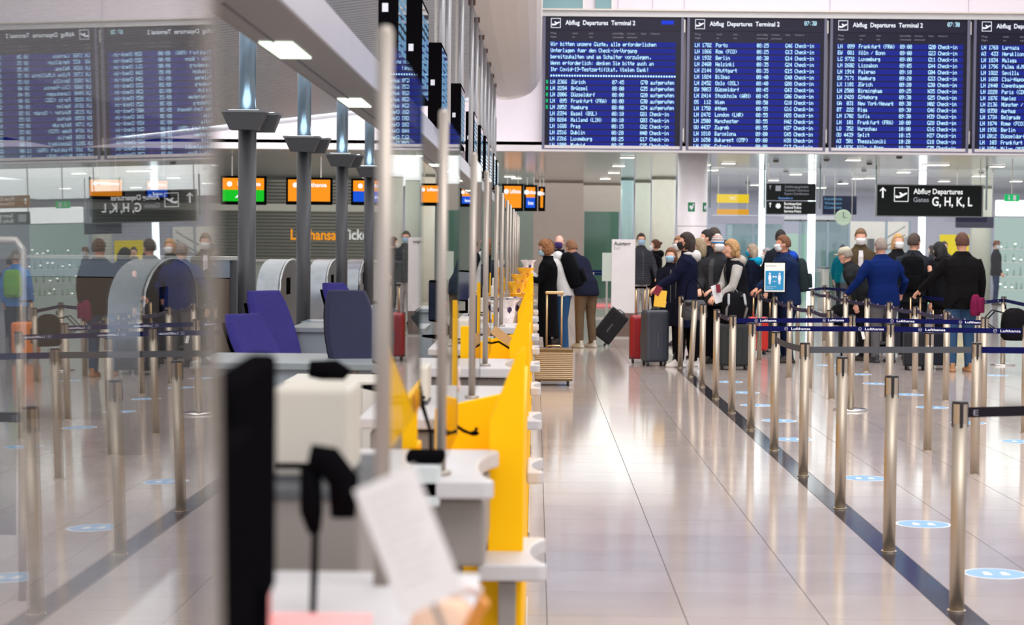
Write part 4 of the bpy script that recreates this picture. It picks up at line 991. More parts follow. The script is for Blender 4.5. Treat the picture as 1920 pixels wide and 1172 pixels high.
suitcase('large black soft suitcase carrying a backpack between the queue posts', 1376, 693, .40, .28, .60, 0, (40, 43, 44), hnd=.0, soft=True)
suitcase('black suitcase behind the posts beside the large one', 1338, 676, .3, .26, .60, 0, (24, 24, 28), hnd=.3, soft=True)
suitcase('orange red suitcase right of the large black one', 1420, 664, .3, .24, .56, 0, (206, 44, 34), hnd=.3)
suitcase('small black trolley case with silver piping in front of the jeans man', 1716, 694, .32, .22, .52, 0, (26, 27, 32), hnd=.45, soft=True)
suitcase('dark blue suitcase directly left of the tan boots', 1762, 692, .38, .24, .50, .2, (30, 36, 50), hnd=.3, soft=True)
suitcase('large black suitcase behind the grey trousers of the blue jacket man', 1605, 668, .5, .3, .60, 0, (18, 18, 22), hnd=.0, soft=True)
suitcase('black hard suitcase behind the navy dressed queue, below the dotted belt', 1650, 660, .4, .28, .52, 0, (30, 30, 36), hnd=.2)
suitcase('dark grey suitcase lying low behind the right cluster', 1690, 664, .4, .28, .50, 0, (44, 46, 56), hnd=.3)
suitcase('black suitcase behind the poster post', 1452, 660, .34, .26, .50, 0, (40, 34, 36), hnd=.3, soft=True)
t = suitcase('black tilted trolley case pulled beside the bending man', 1122, 650, .32, .24, .58, 0, (16, 16, 20), hnd=0, soft=True, tilt=.65); t.location.z += .08
suitcase('orange suitcase outside the frame at right, seen mirrored in the near glass', 1955, 665, .4, .26, .6, 0, (230, 120, 20), hnd=.3)

def backpack(label, loc, rz, col, w=.30, d=.17, h=.46, strap=None, tilt=0.):
    t = thing('backpack', label, 'backpack', loc, rz); t.rotation_euler = (0, tilt, rz)
    m = cloth('pack_'+'x'.join(map(str, col)), col)
    b = MB(); b.loft([ering(0, 0, z, a*d/2, c*w/2, 20, 3) for z, a, c in ((-h/2, .75, .9), (-h/2+.05, 1, 1), (0, 1, 1.02), (h/2-.08, .9, .95), (h/2-.02, .6, .75), (h/2, .3, .4))]); b.build('bag', m, t)
    MB().loft([ering(-d/2-.01, 0, z, .045, c*w/2, 16, 3) for z, c in ((-h/2+.04, .7), (-h/2+.2, .78), (-h/2+.24, .6))]).build('pocket', m, t, .01)
    sm_ = cloth('strap_'+('x'.join(map(str, strap)) if strap else 'dark'), strap or (18, 18, 20))
    for s_ in (-1, 1): MB().tube([(d/2-.01, s_*.08, h/2-.06), (d/2+.10, s_*.10, h/2-.03), (d/2+.22, s_*.11, h/2-.16), (d/2+.19, s_*.13, 0), (d/2-.0, s_*.12, -h/2+.08)], .016, 8, flat=.5).build('strap', sm_, t)
    MB().tube([(d/2-.05, -.03, h/2-.01), (d/2-.05, 0, h/2+.04), (d/2-.05, .03, h/2-.01)], .008, 6).build('grab_loop', sm_, t)
    return t
def on_back(pp, label, col, dz=1.2, **kw):
    t, arms, T, TH, loc, k, face = pp
    q = loc(T((-.22, 0, dz))); lean = T((0, 0, 1.4)).x/.5
    return backpack(label, q, math.radians(face), col, tilt=math.asin(max(-1, min(1, lean)))*.95, **kw)
on_back(p2, 'black backpack worn by the man in the white hoodie', (16, 16, 20), w=.36, d=.24, h=.54)
on_back(p23, 'big black backpack worn by the cropped hair man', (16, 17, 20), w=.34, d=.2, h=.52)
on_back(p16, 'dark green grey backpack worn by the man with the blue scarf', (46, 58, 60))
on_back(pb, 'bright green backpack on the light blue jacket, outside the frame at right', (110, 170, 60))
backpack('black backpack with grey straps standing on the large black suitcase', G(1376, 693)+Vector((0, 0, .60+.215)), -PI/2, (24, 24, 28), w=.34, d=.2, h=.42, strap=(150, 150, 152))
backpack('black bag hanging at the right picture edge behind the belts', P(1902, 608, 26), PI, (26, 25, 28), w=.3, d=.34, h=.42)
backpack('pink and dark bag carried at the far side of the black jacket man', P(1829, 572, 25.9), PI*.8, (130, 32, 76), w=.16, d=.12, h=.28)
backpack('black bag on the case beside the right cluster', P(1585, 590, 28.5), PI*.5, (22, 22, 26), w=.45, d=.3, h=.3)
# handbag of navy coat woman
t = thing('handbag', 'dark grey quilted handbag hanging at the hip of the navy coat woman', 'handbag', P(1302, 580, 25.6))
MB().loft([ering(0, 0, z, a, c, 18, 3) for z, a, c in ((-.14, .12, .05), (-.1, .17, .07), (.05, .16, .06), (.12, .12, .04))]).build('bag', mat('quilted_grey', (56, 56, 60), rough=.6, bump=.02, bscale=20), t)
MB().tube([(-.12, 0, .10), (-.10, 0, .30), (-.02, 0, .42), (.08, 0, .3), (.12, 0, .10)], .008, 6).build('strap', BLACK, t)
# trolley with documents
p = G(1683, 664); t = thing('luggage_trolley', 'airport luggage trolley with paper slip between the blue jacket and backpack men', 'trolley', p)
MB().tube([(-.28, 0, 1.0), (.28, 0, 1.0)], .02, 10).build('push_bar', DARKG, t)
MB().tube([(-.26, 0, 1.0), (-.24, .1, .2), (-.2, .7, .15)], .014, 8).tube([(.26, 0, 1.0), (.24, .1, .2), (.2, .7, .15)], .014, 8).build('frame', ALU, t)
MB().box(-.2, .2, -.01, .01, .72, .96).build('advert_panel', mat('trolley_paper', (206, 202, 204)), t)
MB().box(-.25, .25, .1, .8, .14, .17).build('platform', DARKG, t); MB().box(-.12, -.05, -.02, 0, .45, .7).build('orange_band', mat('orange_band', (240, 160, 20)), t)
for x in (-.22, .22):
    for y in (.12, .75): MB().loft([[(x+q, y+.06*math.cos(2*PI*j/14), .06+.06*math.sin(2*PI*j/14)) for j in range(14)] for q in (-.015, .015)]).build('wheel', BLACK, t)
# held papers
def sheet(label, px, py, Y, w, h, rot, col=(236, 234, 236), name='document', cat='document'):
    mb = MB().box(-w/2, w/2, -.003, .003, -h/2, h/2); o = mb.build(name, mat('paper_'+'x'.join(map(str, col)), col, rough=.6)); o.location = P(px, py, Y); o.rotation_euler = rot
    return tag(o, label, cat)
sheet('white folded paper held by the woman in the black cardigan', 1001, 520, 28.6, .18, .13, (0, .6, .3))
sheet('dark red passport held by the navy coat woman', 1233, 545, 25.9, .09, .125, (0, .5, .2), (120, 12, 40), 'passport', 'passport')
sheet('white document leaned at the hand of the curly blond woman', 1345, 551, 26.2, .12, .24, (0, -.3, .2))
sheet('dark red passport in front of the white document of the curly blond woman', 1347, 541, 26.15, .06, .11, (0, -.15, .2), (120, 12, 40), 'passport', 'passport')
sheet('yellow and white snack bag hanging between the suitcase rods', 1238, 560, 26.2, .16, .22, (0, .1, .2), (238, 190, 60), 'snack_bag', 'bag')
sheet('white luggage tag below the farther navy belt', 1618, 627, 20.5, .03, .10, (0, -.25, .1), (235, 235, 232), 'luggage_tag', 'luggage tag')
# stand board at far left
p = G(1137, 597); t = thing('notice_board', 'pale grey notice board on legs left of the exit stand', 'notice board', p); u = p.y/F
box_obj('board', -9*u, 9*u, -.02, .02, 70*u, 123*u, mat('notice_pale', (206, 214, 202)), t); MB().box(-.02, .02, -.02, .02, 0, 70*u).build('leg', ALU, t); MB().box(-.3, .3, -.03, .03, 0, .03).build('foot', ALU, t)
o = box_obj('red_mat', P(1095, 452, 52).x, P(1150, 452, 52).x, 50, 53, .0, .02, mat('red_mat', (190, 80, 80))); tag(o, 'thin red mat on the floor before the green glass door', 'mat')
for k, (pa_, pb_, Y, z) in enumerate(((1108, 1150, 48, .92), (1112, 1150, 44, .92))):
    o = box_obj('barrier_tape', P(pa_, 452, Y).x, P(pb_, 452, Y).x, Y, Y+.01, z, z+.05, NAVY); MB().cyl(P(pa_, 452, Y).x, Y, 0, z+.06, .03, 14).cyl(P(pb_, 452, Y).x, Y, 0, z+.06, .03, 14).build('support_posts', STEEL, o); tag(o, ['upper', 'lower'][k]+' navy barrier tape left of the exit stand', 'barrier tape')

# ================================================================== CHECK-IN COUNTERS
PER = 4.65
XG = -.25
def ledge_poly(x0, x1, y0, y1, horn, n=12):
    pts = [(x0, y0), (x1-.03, y0)]
    pts += [(x1-.03+.03*math.sin(a*PI/12), y0+.03-.03*math.cos(a*PI/12)) for a in range(1, 7)]
    for i in range(1, n):
        s_ = i/n; pts.append((x1-horn*math.sin(PI*s_)**.7, y0+.03+(y1-y0-.06)*s_))
    pts += [(x1-.03+.03*math.cos(a*PI/12), y1-.03+.03*math.sin(a*PI/12)) for a in range(0, 7)]
    pts.append((x0, y1)); return pts
def station(Y0, idx):
    """counter unit: grey ledge cabinet from Y0-.8, yellow desk from Y0 to Y0+2.2"""
    t = thing('checkin_counter', 'yellow check-in counter with grey ledge, %s from the camera along the aisle' % ordn[idx], 'counter', (0, Y0, 0), 0, 'yellow check-in counters')
    MB().box(-.62, -.13, -.72, -.05, .79, .97).build('ledge_cabinet', GREYP, t, .01)
    MB().prism(ledge_poly(-.66, -.105, -.80, -.02, .05), .98, 1.03, 'z').build('ledge_top', LEDGE, t, .008)
    MB().prism([(-.137, 0), (-.03, 0), (-.03, 1.34), (-.055, 1.32), (-.137, 1.11)], 0, .045, 'y').build('end_panel', YELLOW, t, .004)
    MB().prism([(0.045, 0), (2.9, 0), (2.9, 1.09), (2.75, 1.11), (.9, 1.10), (.22, 1.10), (0.045, 1.34)], -.055, -.03, 'x').build('front_panel', YELLOW, t, .004)
    # open yellow desk tray behind the front
    MB().box(-.40, -.355, 0, .05, .2, 1.20).build('corner_post', YELLOW, t, .006)
    MB().box(-.40, -.36, .05, .35, .62, 1.02).build('tray_side', YELLOW, t, .004)
    MB().prism([(-.36, .7), (-.06, .7), (-.06, 1.12), (-.36, 1.05)], 1.18, 1.22, 'y').build('tray_back', YELLOW, t, .004)
    MB().box(-.36, -.06, .05, 1.18, .78, .80).build('tray_floor', YELLOW, t)
    MB().box(-.60, -.06, 1.25, 2.85, 0, .96).build('desk_body', GREYP, t, .01)
    MB().box(-.64, -.058, 1.22, 2.9, .97, 1.01).build('desk_top', LEDGE, t, .006)
    for q in (0, 1):
        sy = -.25+2.33*q
        s_ = MB().prism(ledge_poly(-.16 if q == 0 else -.028, .042, sy, sy+.55, .05), .67, .72, 'z').build('bag_shelf', LEDGE, t, .012)
    MB().box(-.21, -.034, -.04, 0.0, .0, .68).build('lower_panel', YELLOW, t, .004); MB().box(-.1, -.05, -.2, -.04, .5, .66).build('shelf_bracket', GREYP, t, .004)
    MB().box(-.028, -.02, 0.1, 2.8, 0.0, .08).build('kick_plate', ALU, t)
    return t
stations = []
for i in range(6):
    t = station(6.0+PER*i, i); stations.append(t)
# glass screens with poles
def pane(y0, y1, yaw=0., tilt=0., z0=1.04, z1=1.99, label='', xg=XG, poles=(1, 1), xa=None):
    t = thing('glass_screen', label, 'glass screen', (xg, (y0+y1)/2, 0), 0, 'protective glass screens on the counters')
    t.rotation_euler = (0, tilt, -yaw); L = (y1-y0)/2-.012
    MB().box(-.004, .004, -L, L, z0, z1).build('glass_pane', GLASS, t)
    EDG = mat('glass_edge_green', (52, 78, 76), rough=.25)
    if y0 > 2: MB().box(-.005, .005, L, L+.008, z0, z1).build('glass_edge', EDG, t)
    return t
ROD = mat('pole_aluminium', (176, 166, 156), rough=.45, metal=.7)
def gpole(y, label, z0=1.03, z1=2.0, r=.0135, x=XG):
    t = thing('screen_pole', label, 'pole', (x, y, z0), 0, 'aluminium poles of the glass screens')
    MB().cyl(0, 0, 0, z1-z0, r, 20).build('shaft', ROD, t); MB().ell((0, 0, z1-z0), (r, r, r*.8), 14, 8).build('rounded_end', ROD, t)
    MB().cyl(0, 0, 0, .012, r*2.1, 20).build('foot', ROD, t)
py_ = [3.27, 5.33]
for i in range(1, 6): py_ += [3.27+PER*i, 5.33+PER*i]
NEAR_YAW = .00766; NEAR_TILT = .018
nearp = pane(.55, 1.50, .0061, -.0165, label='nearest glass pane mirroring the hall at the left of the picture', xg=-.2505+.0274, z0=1.09, z1=2.6)
MB().box(-.006, .006, .475, .481, 1.09, 2.6).build('glass_edge', mat('edge_beige', (150, 138, 126), rough=.4), nearp)
GP = bpy.data.objects[-1] if False else None
for i, y in enumerate(py_):
    gpole(y, 'aluminium glass screen pole, %s of the row behind the nearest one' % (ordn+['twelfth', 'thirteenth'])[i])
    pane(y+.02, y+1.0, (.0, .002, .001, .0)[i % 4], 0, z0=(1.30 if i == 0 else 1.04), label='thin glass pane fixed to the %s pole of the row' % ((ordn+['twelfth', 'thirteenth'])[i]))

# things on the counters
PAPER = mat('crumpled_paper', (240, 226, 222), rough=.8, bump=.02, bscale=30)
def gift(label, x, y, z, kind):
    t = thing('wrapped_gift', label, 'gift', (x, y, z))
    fm = MB(); n = 24
    rr = [[((r+(.018*math.sin(j*5.3+z_*40) if z_ > .1 else 0))*math.cos(2*PI*j/n), (r+(.018*math.sin(j*5.3+z_*40) if z_ > .1 else 0))*math.sin(2*PI*j/n), z_) for j in range(n)] for r, z_ in ((.05, 0), (.06, .06), (.05, .13), (.085, .20))]
    fm.loft(rr, False, False); fm.build('paper_wrap', PAPER if kind == 0 else mat('yellow_paper', (250, 180, 40), rough=.7), t)
    MB().ell((.01, 0, .10), (.045, .045, .11), 14, 9).build('content', mat('purple_foil', (52, 26, 70), rough=.3) if kind == 0 else mat('brown_bread', (176, 106, 66), rough=.7), t)
y1_ = 15.3
for k, (px, py, Y, kd) in enumerate(((950, 610, 15.3, 0), (964, 606, 15.4, 0), (978, 598, 15.7, 1), (968, 570, 18.0, 1), (975, 552, 20.0, 1), (985, 536, 22.0, 1), (990, 518, 24.5, 0))):
    q = P(px, py, Y); gift(['white frilly paper parcel at the left on the third counter', 'dark purple item in white frilly paper on the third counter', 'brown bread roll in yellow paper on the third counter', 'brown roll in yellow paper behind the third counter',
        'second yellow paper parcel farther along the counters', 'third yellow paper parcel near the fourth counter', 'farthest white paper parcel by the reading woman'][k], q.x, q.y, q.z, kd)
o = sheet('beige clipboard leaning in the second yellow tray', 941, 630, 11.3, .13, .05, (0, .6, .3), (196, 160, 110), 'clipboard', 'clipboard')
def printer(label, x, y, z, w, d, h, col=(206, 198, 184)):
    t = thing('label_printer', label, 'printer', (x, y, z)); m = mat('case_beige'+str(col[0]), col, rough=.5)
    MB().box(-w/2, w/2, -d/2, d/2, 0, h).build('housing', m, t, .012); MB().box(-w/2+.01, w/2-.01, -d/2-.004, -d/2+.01, h*.1, h*.16).build('paper_slot', BLACK, t)
    MB().box(-w/2, w/2, -d/2, d/2, -.012, 0).build('foot_plate', DARKG, t); return t
def monitor(label, x, y, z, w=.46, h=.30, rz=0., stand=.14):
    t = thing('computer_monitor', label, 'monitor', (x, y, z), rz)
    MB().box(-w/2, w/2, -.02, .02, stand, stand+h).build('screen_housing', BLACK, t, .01); MB().box(-w/2+.015, w/2-.015, .02, .023, stand+.015, stand+h-.015).build('screen', mat('screen_off', (30, 40, 60), rough=.15), t)
    MB().box(-.03, .03, -.03, 0, 0, stand+.05).build('stand_neck', BLACK, t); MB().box(-.12, .12, -.1, .1, 0, .015).build('stand_foot', BLACK, t)
    return t
# nearest desk, strongly blurred
DZ = 1.09
t = thing('service_desk', 'white topped near service desk under the blurred monitor and papers', 'desk', (-.5, 1.9, 0)); MB().prism([(-.12, -1.5), (.246, -1.5), (.246, .2), (.34, .2), (.34, .7), (.41, .8), (.41, 1.5), (-.12, 1.5)], 1.05, 1.09, 'z').build('desk_top', LEDGE, t, .006); MB().box(-.10, .20, -1.4, 1.4, 0, 1.05).build('desk_body', GREYP, t, .01)
t = monitor('large blurred black monitor seen edge on at the near desk', -.345, 2.35, 1.09, w=.5, h=.31, rz=PI/2+.05, stand=.11)
t2 = thing('black_terminal', 'dark upright terminal box in front of the near monitor', 'terminal', (-.32, 2.0, 1.09)); MB().box(-.022, .022, -.12, .12, 0, .37).build('housing', BLACK, t2, .012); MB().box(-.012, .012, -.125, -.119, .03, .37).build('dark_front', mat('brown_black', (40, 28, 26), rough=.4), t2)
printer('beige blurred bag tag printer on the near grey cabinet', -.42, 3.85, 1.21, .15, .22, .17)
t = thing('desk_cabinet', 'low grey cabinet carrying the near bag tag printer', 'cabinet', (-.36, 3.9, 0)); MB().box(-.16, .045, -.3, .3, 0, 1.19).build('body', GREYP, t, .008); MB().box(-.17, .05, -.31, .31, 1.19, 1.205).build('top', DARKG, t)
t = thing('barcode_scanner', 'black hand scanner with cable hanging at the near desk', 'scanner', P(610, 900, 3.0))
u = 3.0/F
MB().tube([(-30*u, 0, 42*u), (5*u, 0, 36*u), (34*u, 0, 0), (34*u, 0, -70*u)], [26*u, 30*u, 30*u, 24*u], 12).build('scanner_head', BLACK, t)
MB().tube([(-28*u, 0, 30*u), (-26*u, 0, -60*u), (-20*u, 0, -100*u)], [20*u, 22*u, 12*u], 12).build('grip', BLACK, t)
MB().tube([(-18*u, 0, -70*u), (-20*u, 0, -180*u), (-26*u, .02, -300*u)], [7*u, 7*u, 6*u], 8).build('cable', BLACK, t)
t = thing('phone_handset', 'black telephone handset on a stalk above the beige printer', 'telephone', P(620, 700, 4.2)); u = 4.2/F
MB().tube([(-40*u, 0, 8*u), (5*u, 0, 5*u), (25*u, 0, -12*u)], [16*u, 22*u, 24*u], 10).build('handset', BLACK, t); MB().tube([(14*u, 0, -10*u), (8*u, 0, -60*u), (10*u, 0, -150*u)], 4*u, 8).build('stalk', BLACK, t)
# red and white papers on the near desk
o = MB().box(-.11, .06, -.25, .03, 0, .004).build('red_form', mat('pink_red_paper', (240, 168, 166), rough=.7)); o.location = P(620, 1150, 2.95); o.location.z = DZ+.002; tag(o, 'pinkish red form lying on the near white desk', 'paper')
o = MB().box(-.012, .012, -.05, .05, 0, .15).build('red_folder', mat('pink_red_paper', (240, 168, 166), rough=.7), None, .004); o.location = P(487, 1065, 2.9); o.location.z = 1.09; tag(o, 'upright pink folder beside the black terminal on the near desk', 'folder')
# leaning white leaflet with its holder in the foreground
q0 = P(765, 1010, 2.4); u = 2.4/F
t = thing('paper_sheet', 'long white printed slip leaning towards the right in the blurred foreground', 'paper', q0); t.rotation_euler = (0, math.radians(-22), math.radians(14))
MB().box(-62*u, 62*u, -.002, .002, -135*u, 125*u).build('slip', mat('slip_white', (248, 242, 238), rough=.7, vary=.05, vscale=60), t)
MB().box(-6*u, 6*u, .002, .006, -.20, -120*u).build('stand', ROD, t)
for k in range(9): MB().box(-45*u, (38-8*(k % 3))*u, -.0026, -.002, (95-22*k)*u, (97-22*k)*u).build('print_line', mat('pale_ink', (206, 198, 204)), t)
t = thing('leaflet_holder', 'peach coloured leaflet box with curled paper in the blurred foreground', 'holder', P(832, 1160, 2.9)); u = 2.9/F
MB().loft([ering(0, 0, z, a, .03, 16, 3) for z, a in ((-40*u, 72*u), (-20*u, 66*u), (0, 62*u), (25*u, 50*u), (40*u, 30*u))]).build('box', mat('peach_card', (244, 206, 176), rough=.6), t)
MB().prism([(20*u, -40*u), (50*u, -38*u), (85*u, 30*u), (70*u, 45*u)], -.03, .02).build('side_flap', mat('orange_brown_card', (214, 138, 52), rough=.6), t)
MB().tube([(10*u, 0, 50*u), (45*u, 0, 62*u), (70*u, 0, 50*u)], [10*u, 14*u, 8*u], 10).build('curled_paper', PAPER, t)
# white block at the first yellow tray, scanner and cable
q = P(798, 905, 5.25); t = thing('card_reader', 'pale grey card reader with black top beside the first yellow tray', 'card reader', q)
MB().box(-.04, .04, -.05, .05, -.06, .055).build('housing', mat('reader_pale', (200, 205, 204), rough=.4), t, .01); MB().box(-.05, .05, -.05, .05, .055, .085).build('top', BLACK, t, .01); MB().ell((0, -.052, -.01), (.008, .004, .008), 8, 6).build('button', BLACK, t)
t = thing('neck_microphone', 'thin black flexible neck microphone rising from the first yellow tray', 'microphone', P(805, 860, 5.9)); u = 5.9/F  # microphone on a flexible neck, gives no light
MB().tube([(3*u, 0, 0), (2*u, 0, 50*u), (-12*u, 0, 95*u), (-28*u, 0, 150*u)], [3*u, 3*u, 4*u, 10*u], 8).build('neck', BLACK, t); MB().cyl(3*u, 0, -12*u, 2*u, 18*u, 14).build('base', BLACK, t)
for k, (px, py, Y) in enumerate(((860, 810, 6.6), (945, 655, 11.2))):
    t = thing('cable', ['dark coiled cable in the first yellow tray', 'dark coiled cable in the second yellow tray'][k], 'cable', P(px, py, Y)); u = Y/F
    MB().tube([(-30*u, 0, 10*u), (-10*u, .01, 14*u), (10*u, 0, 2*u), (28*u, -.01, -4*u), (34*u, 0, 8*u)], .006, 8).build('cord', BLACK, t)
    MB().ell((30*u, 0, -2*u), (9*u, .02, 5*u), 10, 6).build('plug', BLACK, t)
o = MB().loft([ering(0, 0, z, r, r, 16, 2) for z, r in ((0, .02), (.02, .026), (.05, .02), (.07, .026), (.085, .02))]).build('tape_roll', mat('peach_roll', (226, 206, 200), rough=.5)); o.location = P(849, 735, 6.6); tag(o, 'small pale double roll on the pole between the first trays', 'roll')
# row of monitors, printers and chairs inside the agents' zone
for i in range(5):
    Y = 8.3+PER*i
    monitor('black agent monitor behind the glass at the %s counter' % ordn[i], -.62, Y+.3, 1.01, rz=PI/2+.4, w=.44, h=.28, stand=.10)
    printer('pale ticket printer behind the glass at the %s counter' % ordn[i], -.50, Y-.35, 1.022, .16, .25, .14)
for i in range(3):
    Y = 12.0+PER*i
    t = thing('agent_desk', 'white topped agent desk behind the glass screens, %s from the camera' % ordn[i], 'desk', (-1.45, Y, 0), 0, 'agent desks behind the counters')
    MB().box(-.55, .55, -.5, .5, .90, .94).build('desk_top', DESKT, t, .005); MB().box(-.5, .5, -.45, -.42, .1, .90).build('front_panel', mat('blue_grey_panel', (150, 160, 168), rough=.35), t)
    for x in (-.5, .4): MB().box(x-.02, x+.02, -.46, .46, 0, .9).build('side_panel', GREYP, t)
t = thing('drawer_cabinet', 'pale ribbed drawer cabinet below the navy chair', 'cabinet', (-1.05, 10.6, 0)); MB().box(-.25, .35, -.3, .3, 0, .92).build('body', mat('pale_cabinet', (204, 200, 190), rough=.5), t)
for k in range(6): MB().box(-.24+.1*k, -.16+.1*k, -.31, -.3, .05, .88).build('slat_front', mat('pale_cabinet2', (216, 212, 202), rough=.5), t)
BLUEC = mat('blue_fabric', (56, 50, 138), rough=.85, bump=.01, bscale=80); NAVC = mat('navy_fabric', (30, 32, 62), rough=.85)
def chair(label, px, py, Y, rz, m, w=.42, h=.52):
    top_ = P(px, py, Y); t = thing('office_chair', label, 'chair', (top_.x, Y, 0), rz); z1 = top_.z; z0 = z1-h
    rr = []
    for i_ in range(7):
        s_ = i_/6; z = z0+(z1-z0)*s_; wd = w/2*(.85+.25*math.sin(PI*min(1, s_*.8+.15))) * (1 if i_ < 6 else .9); x = -.24*s_
        rr.append([(x-.035, -wd, z), (x-.035, wd, z), (x-.005, wd*1.02, z), (x+.035, wd*.9, z), (x+.035, -wd*.9, z), (x-.005, -wd*1.02, z)])
    MB().loft(rr, False).build('backrest', m, t, .012)
    MB().loft([[(x-.05+.02, y, z) for x, y, z in rr[i_][:2]]+[(x-.055, y*.8, z) for x, y, z in (rr[i_][1], rr[i_][0])] for i_ in range(6)], False).build('back_shell', BLACK, t)
    MB().box(.02, .46, -.22, .22, z0-.12, z0-.04).build('seat', m, t, .03)
    MB().cyl(.22, 0, .10, z0-.12, .028, 14).build('gas_lift', BLACK, t)
    for k in range(5):
        a = 2*PI*k/5; MB().tube([(.22, 0, .10), (.22+.28*math.cos(a), .28*math.sin(a), .06)], .018, 8).build('foot_arm', BLACK, t); MB().ell((.22+.28*math.cos(a), .28*math.sin(a), .03), (.03, .03, .03), 10, 6).build('castor', BLACK, t)
    return t
chair('blue office chair in front, left one of the two tilted backs', 497, 590, 15.4, -.62, BLUEC, h=.42)
chair('taller blue office chair right behind the left one', 536, 546, 15.9, -.62, BLUEC, h=.6)
chair('blue office chair top showing behind the navy chair', 655, 531, 19.0, -.8, BLUEC, w=.3, h=.4)
chair('dark navy office chair seen from behind before the pale pole', 664, 546, 12.0, -1.3, NAVC, w=.28, h=.45)

# dark columns with uplight trays
UPL = []
for k in range(5):
    Y = 17.2+4.2*k
    t = thing('lamp_column', 'round dark grey steel column with uplight trays, %s from the camera' % ordn[k], 'column', (-2.5, Y, 0), 0, 'columns with uplight trays')
    zc = CAMH+1.09
    MB().cyl(0, 0, 0, zc-.16, .078, 28).build('lower_shaft', DARKG, t)
    MB().cyl(0, 0, zc-.16, 4.2, .074, 28).build('upper_shaft', mat('blue_steel', (128, 150, 166), rough=.3, metal=.7), t)
    for dx, yy, s_ in ((0, -.16, 1.), (.11, .18, .8)):
        tr_ = MB(); w0, w1 = .12*s_, .185*s_
        tr_.loft([[(dx+a*q, yy+b*q*.6, z) for a, b in ((-1, -1), (1, -1), (1, 1), (-1, 1))] for q, z in ((w0, zc-.165), (w1, zc-.02))], False)
        o_ = tr_.build('uplight_tray', DARKG, t); MB().box(dx-w1-.008, dx+w1+.008, yy-w1*.6-.008, yy+w1*.6+.008, zc-.02, zc).build('tray_rim', mat('rim_grey', (120, 124, 128), rough=.4), o_)
        MB().box(dx-w1*.7, dx+w1*.7, yy-w1*.4, yy+w1*.4, zc, zc+.004).build('lamp', light_mat('uplamp', (235, 245, 255), 5.), o_)
# luggage belt hoods
def hood_unit(label, px_r, py_t, Y, L=2.4, w=.27, x=None):
    q = P(px_r, py_t, Y); zt = q.z
    t = thing('baggage_belt_hood', label, 'baggage belt', (q.x, Y, 0), 0, 'steel hoods of the baggage belts')
    arc = [(L/2-L/2*math.cos(a*PI/16), zt-.42+.42*math.sin(a*PI/16)**.8) for a in range(0, 17)]
    MB().prism([(0, .0)]+arc+[(L, .0)], -.02, 0, 'x').build('side_panel', mat('bronze_dark', (92, 84, 80), rough=.3, metal=.6), t)
    mb = MB(); mb.loft([[(-w, y, z) for y, z in [(0, 0)]+arc]+[], [(0, y, z) for y, z in [(0, 0)]+arc]], True, False); mb.build('curved_cover', mat('brushed_cover', (178, 186, 194), rough=.28, metal=.9, vary=.2, vscale=8), t)
    mb = MB(); mb.tube([(0.005, y, z) for y, z in arc], .012, 8); mb.build('rim', mat('bright_rim', (215, 218, 220), rough=.2, metal=.9), t)
    MB().box(0, .006, L*.28, L*.42, zt-.42, zt-.22).build('opening', BLACK, t)
for k, (pr_, Y) in enumerate(((268, 15.1), (524, 23.3), (612, 28.5), (674, 33.9))):
    hood_unit('steel baggage belt hood with curved top, %s from the camera' % ordn[k], pr_, 488, Y)
t = thing('steel_counter', 'bronze counter block with blue grey top band left of the first dark column', 'counter', (P(430, 452, 18).x, 18, 0))
MB().box(-1.9, 0, 0, .6, 0, 1.29).build('body', mat('bronze_panel', (112, 98, 86), rough=.35, metal=.5), t); MB().box(-1.9, .004, -.01, .6, 1.30, 1.46).build('top_band', mat('blue_grey_band', (134, 146, 160), rough=.3, metal=.4), t)
MB().box(-1.95, .03, -.03, .65, 1.46, 1.49).build('worktop', mat('pale_worktop', (190, 192, 190), rough=.3), t); MB().box(.0, .06, .05, .6, 0, 1.46).build('end_panel', DARKG, t)
o = box_obj('low_counter', P(565, 452, 20.5).x, P(760, 452, 20.5).x, 20.5, 21.1, 0, P(600, 603, 20.5).z, mat('blue_grey_band2', (140, 154, 166), rough=.3, metal=.3), None, .01); tag(o, 'low blue grey counter right of the blue chairs', 'counter')
t = thing('tube_gate', 'chrome tube gate frame at the left picture edge behind the glass', 'gate', (P(30, 452, 9).x, 9, 0))
MB().tube([(-.25, 0, 0), (-.25, 0, 1.6), (-.22, 0, 1.64), (.0, 0, 1.64), (.03, 0, 1.6), (.03, 0, 0)], .018, 10).build('tube_frame', ALU, t); MB().box(-.23, .0, -.005, .005, .3, 1.55).build('dark_panel', DARKG, t)

# long beam over the counters with its lamps
DL = .70; XB0, XB1 = -1.448*DL, -1.075*DL
t = thing('overhead_beam', 'long grey metal beam running over the counters into the distance', 'beam')
zb0 = CAMH+DL; zb1 = CAMH+DL*1.2
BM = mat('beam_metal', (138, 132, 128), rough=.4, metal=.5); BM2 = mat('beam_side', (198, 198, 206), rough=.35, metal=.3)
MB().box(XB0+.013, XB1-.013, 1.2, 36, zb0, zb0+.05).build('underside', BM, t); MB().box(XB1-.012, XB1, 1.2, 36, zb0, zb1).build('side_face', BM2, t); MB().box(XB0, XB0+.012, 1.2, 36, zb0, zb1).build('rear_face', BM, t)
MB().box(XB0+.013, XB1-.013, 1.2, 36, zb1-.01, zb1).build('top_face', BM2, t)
for k in range(8): MB().box(XB0+.07, XB0+.078, 1.3+PER*k, 1.3+PER*(k+1)-.1, zb0-.004, zb0).build('seam', DARKG, t)
for Y in (4.5, 4.5+2.9, 10.2, 14.0, 18.6, 23.3, 28.0):
    MB().box(XB0+.02, XB0+.14, Y-.3, Y+.3, zb0-.006, zb0+.001).build('lamp_panel', light_mat('beam_lamp', (236, 250, 232), 1.7), t)
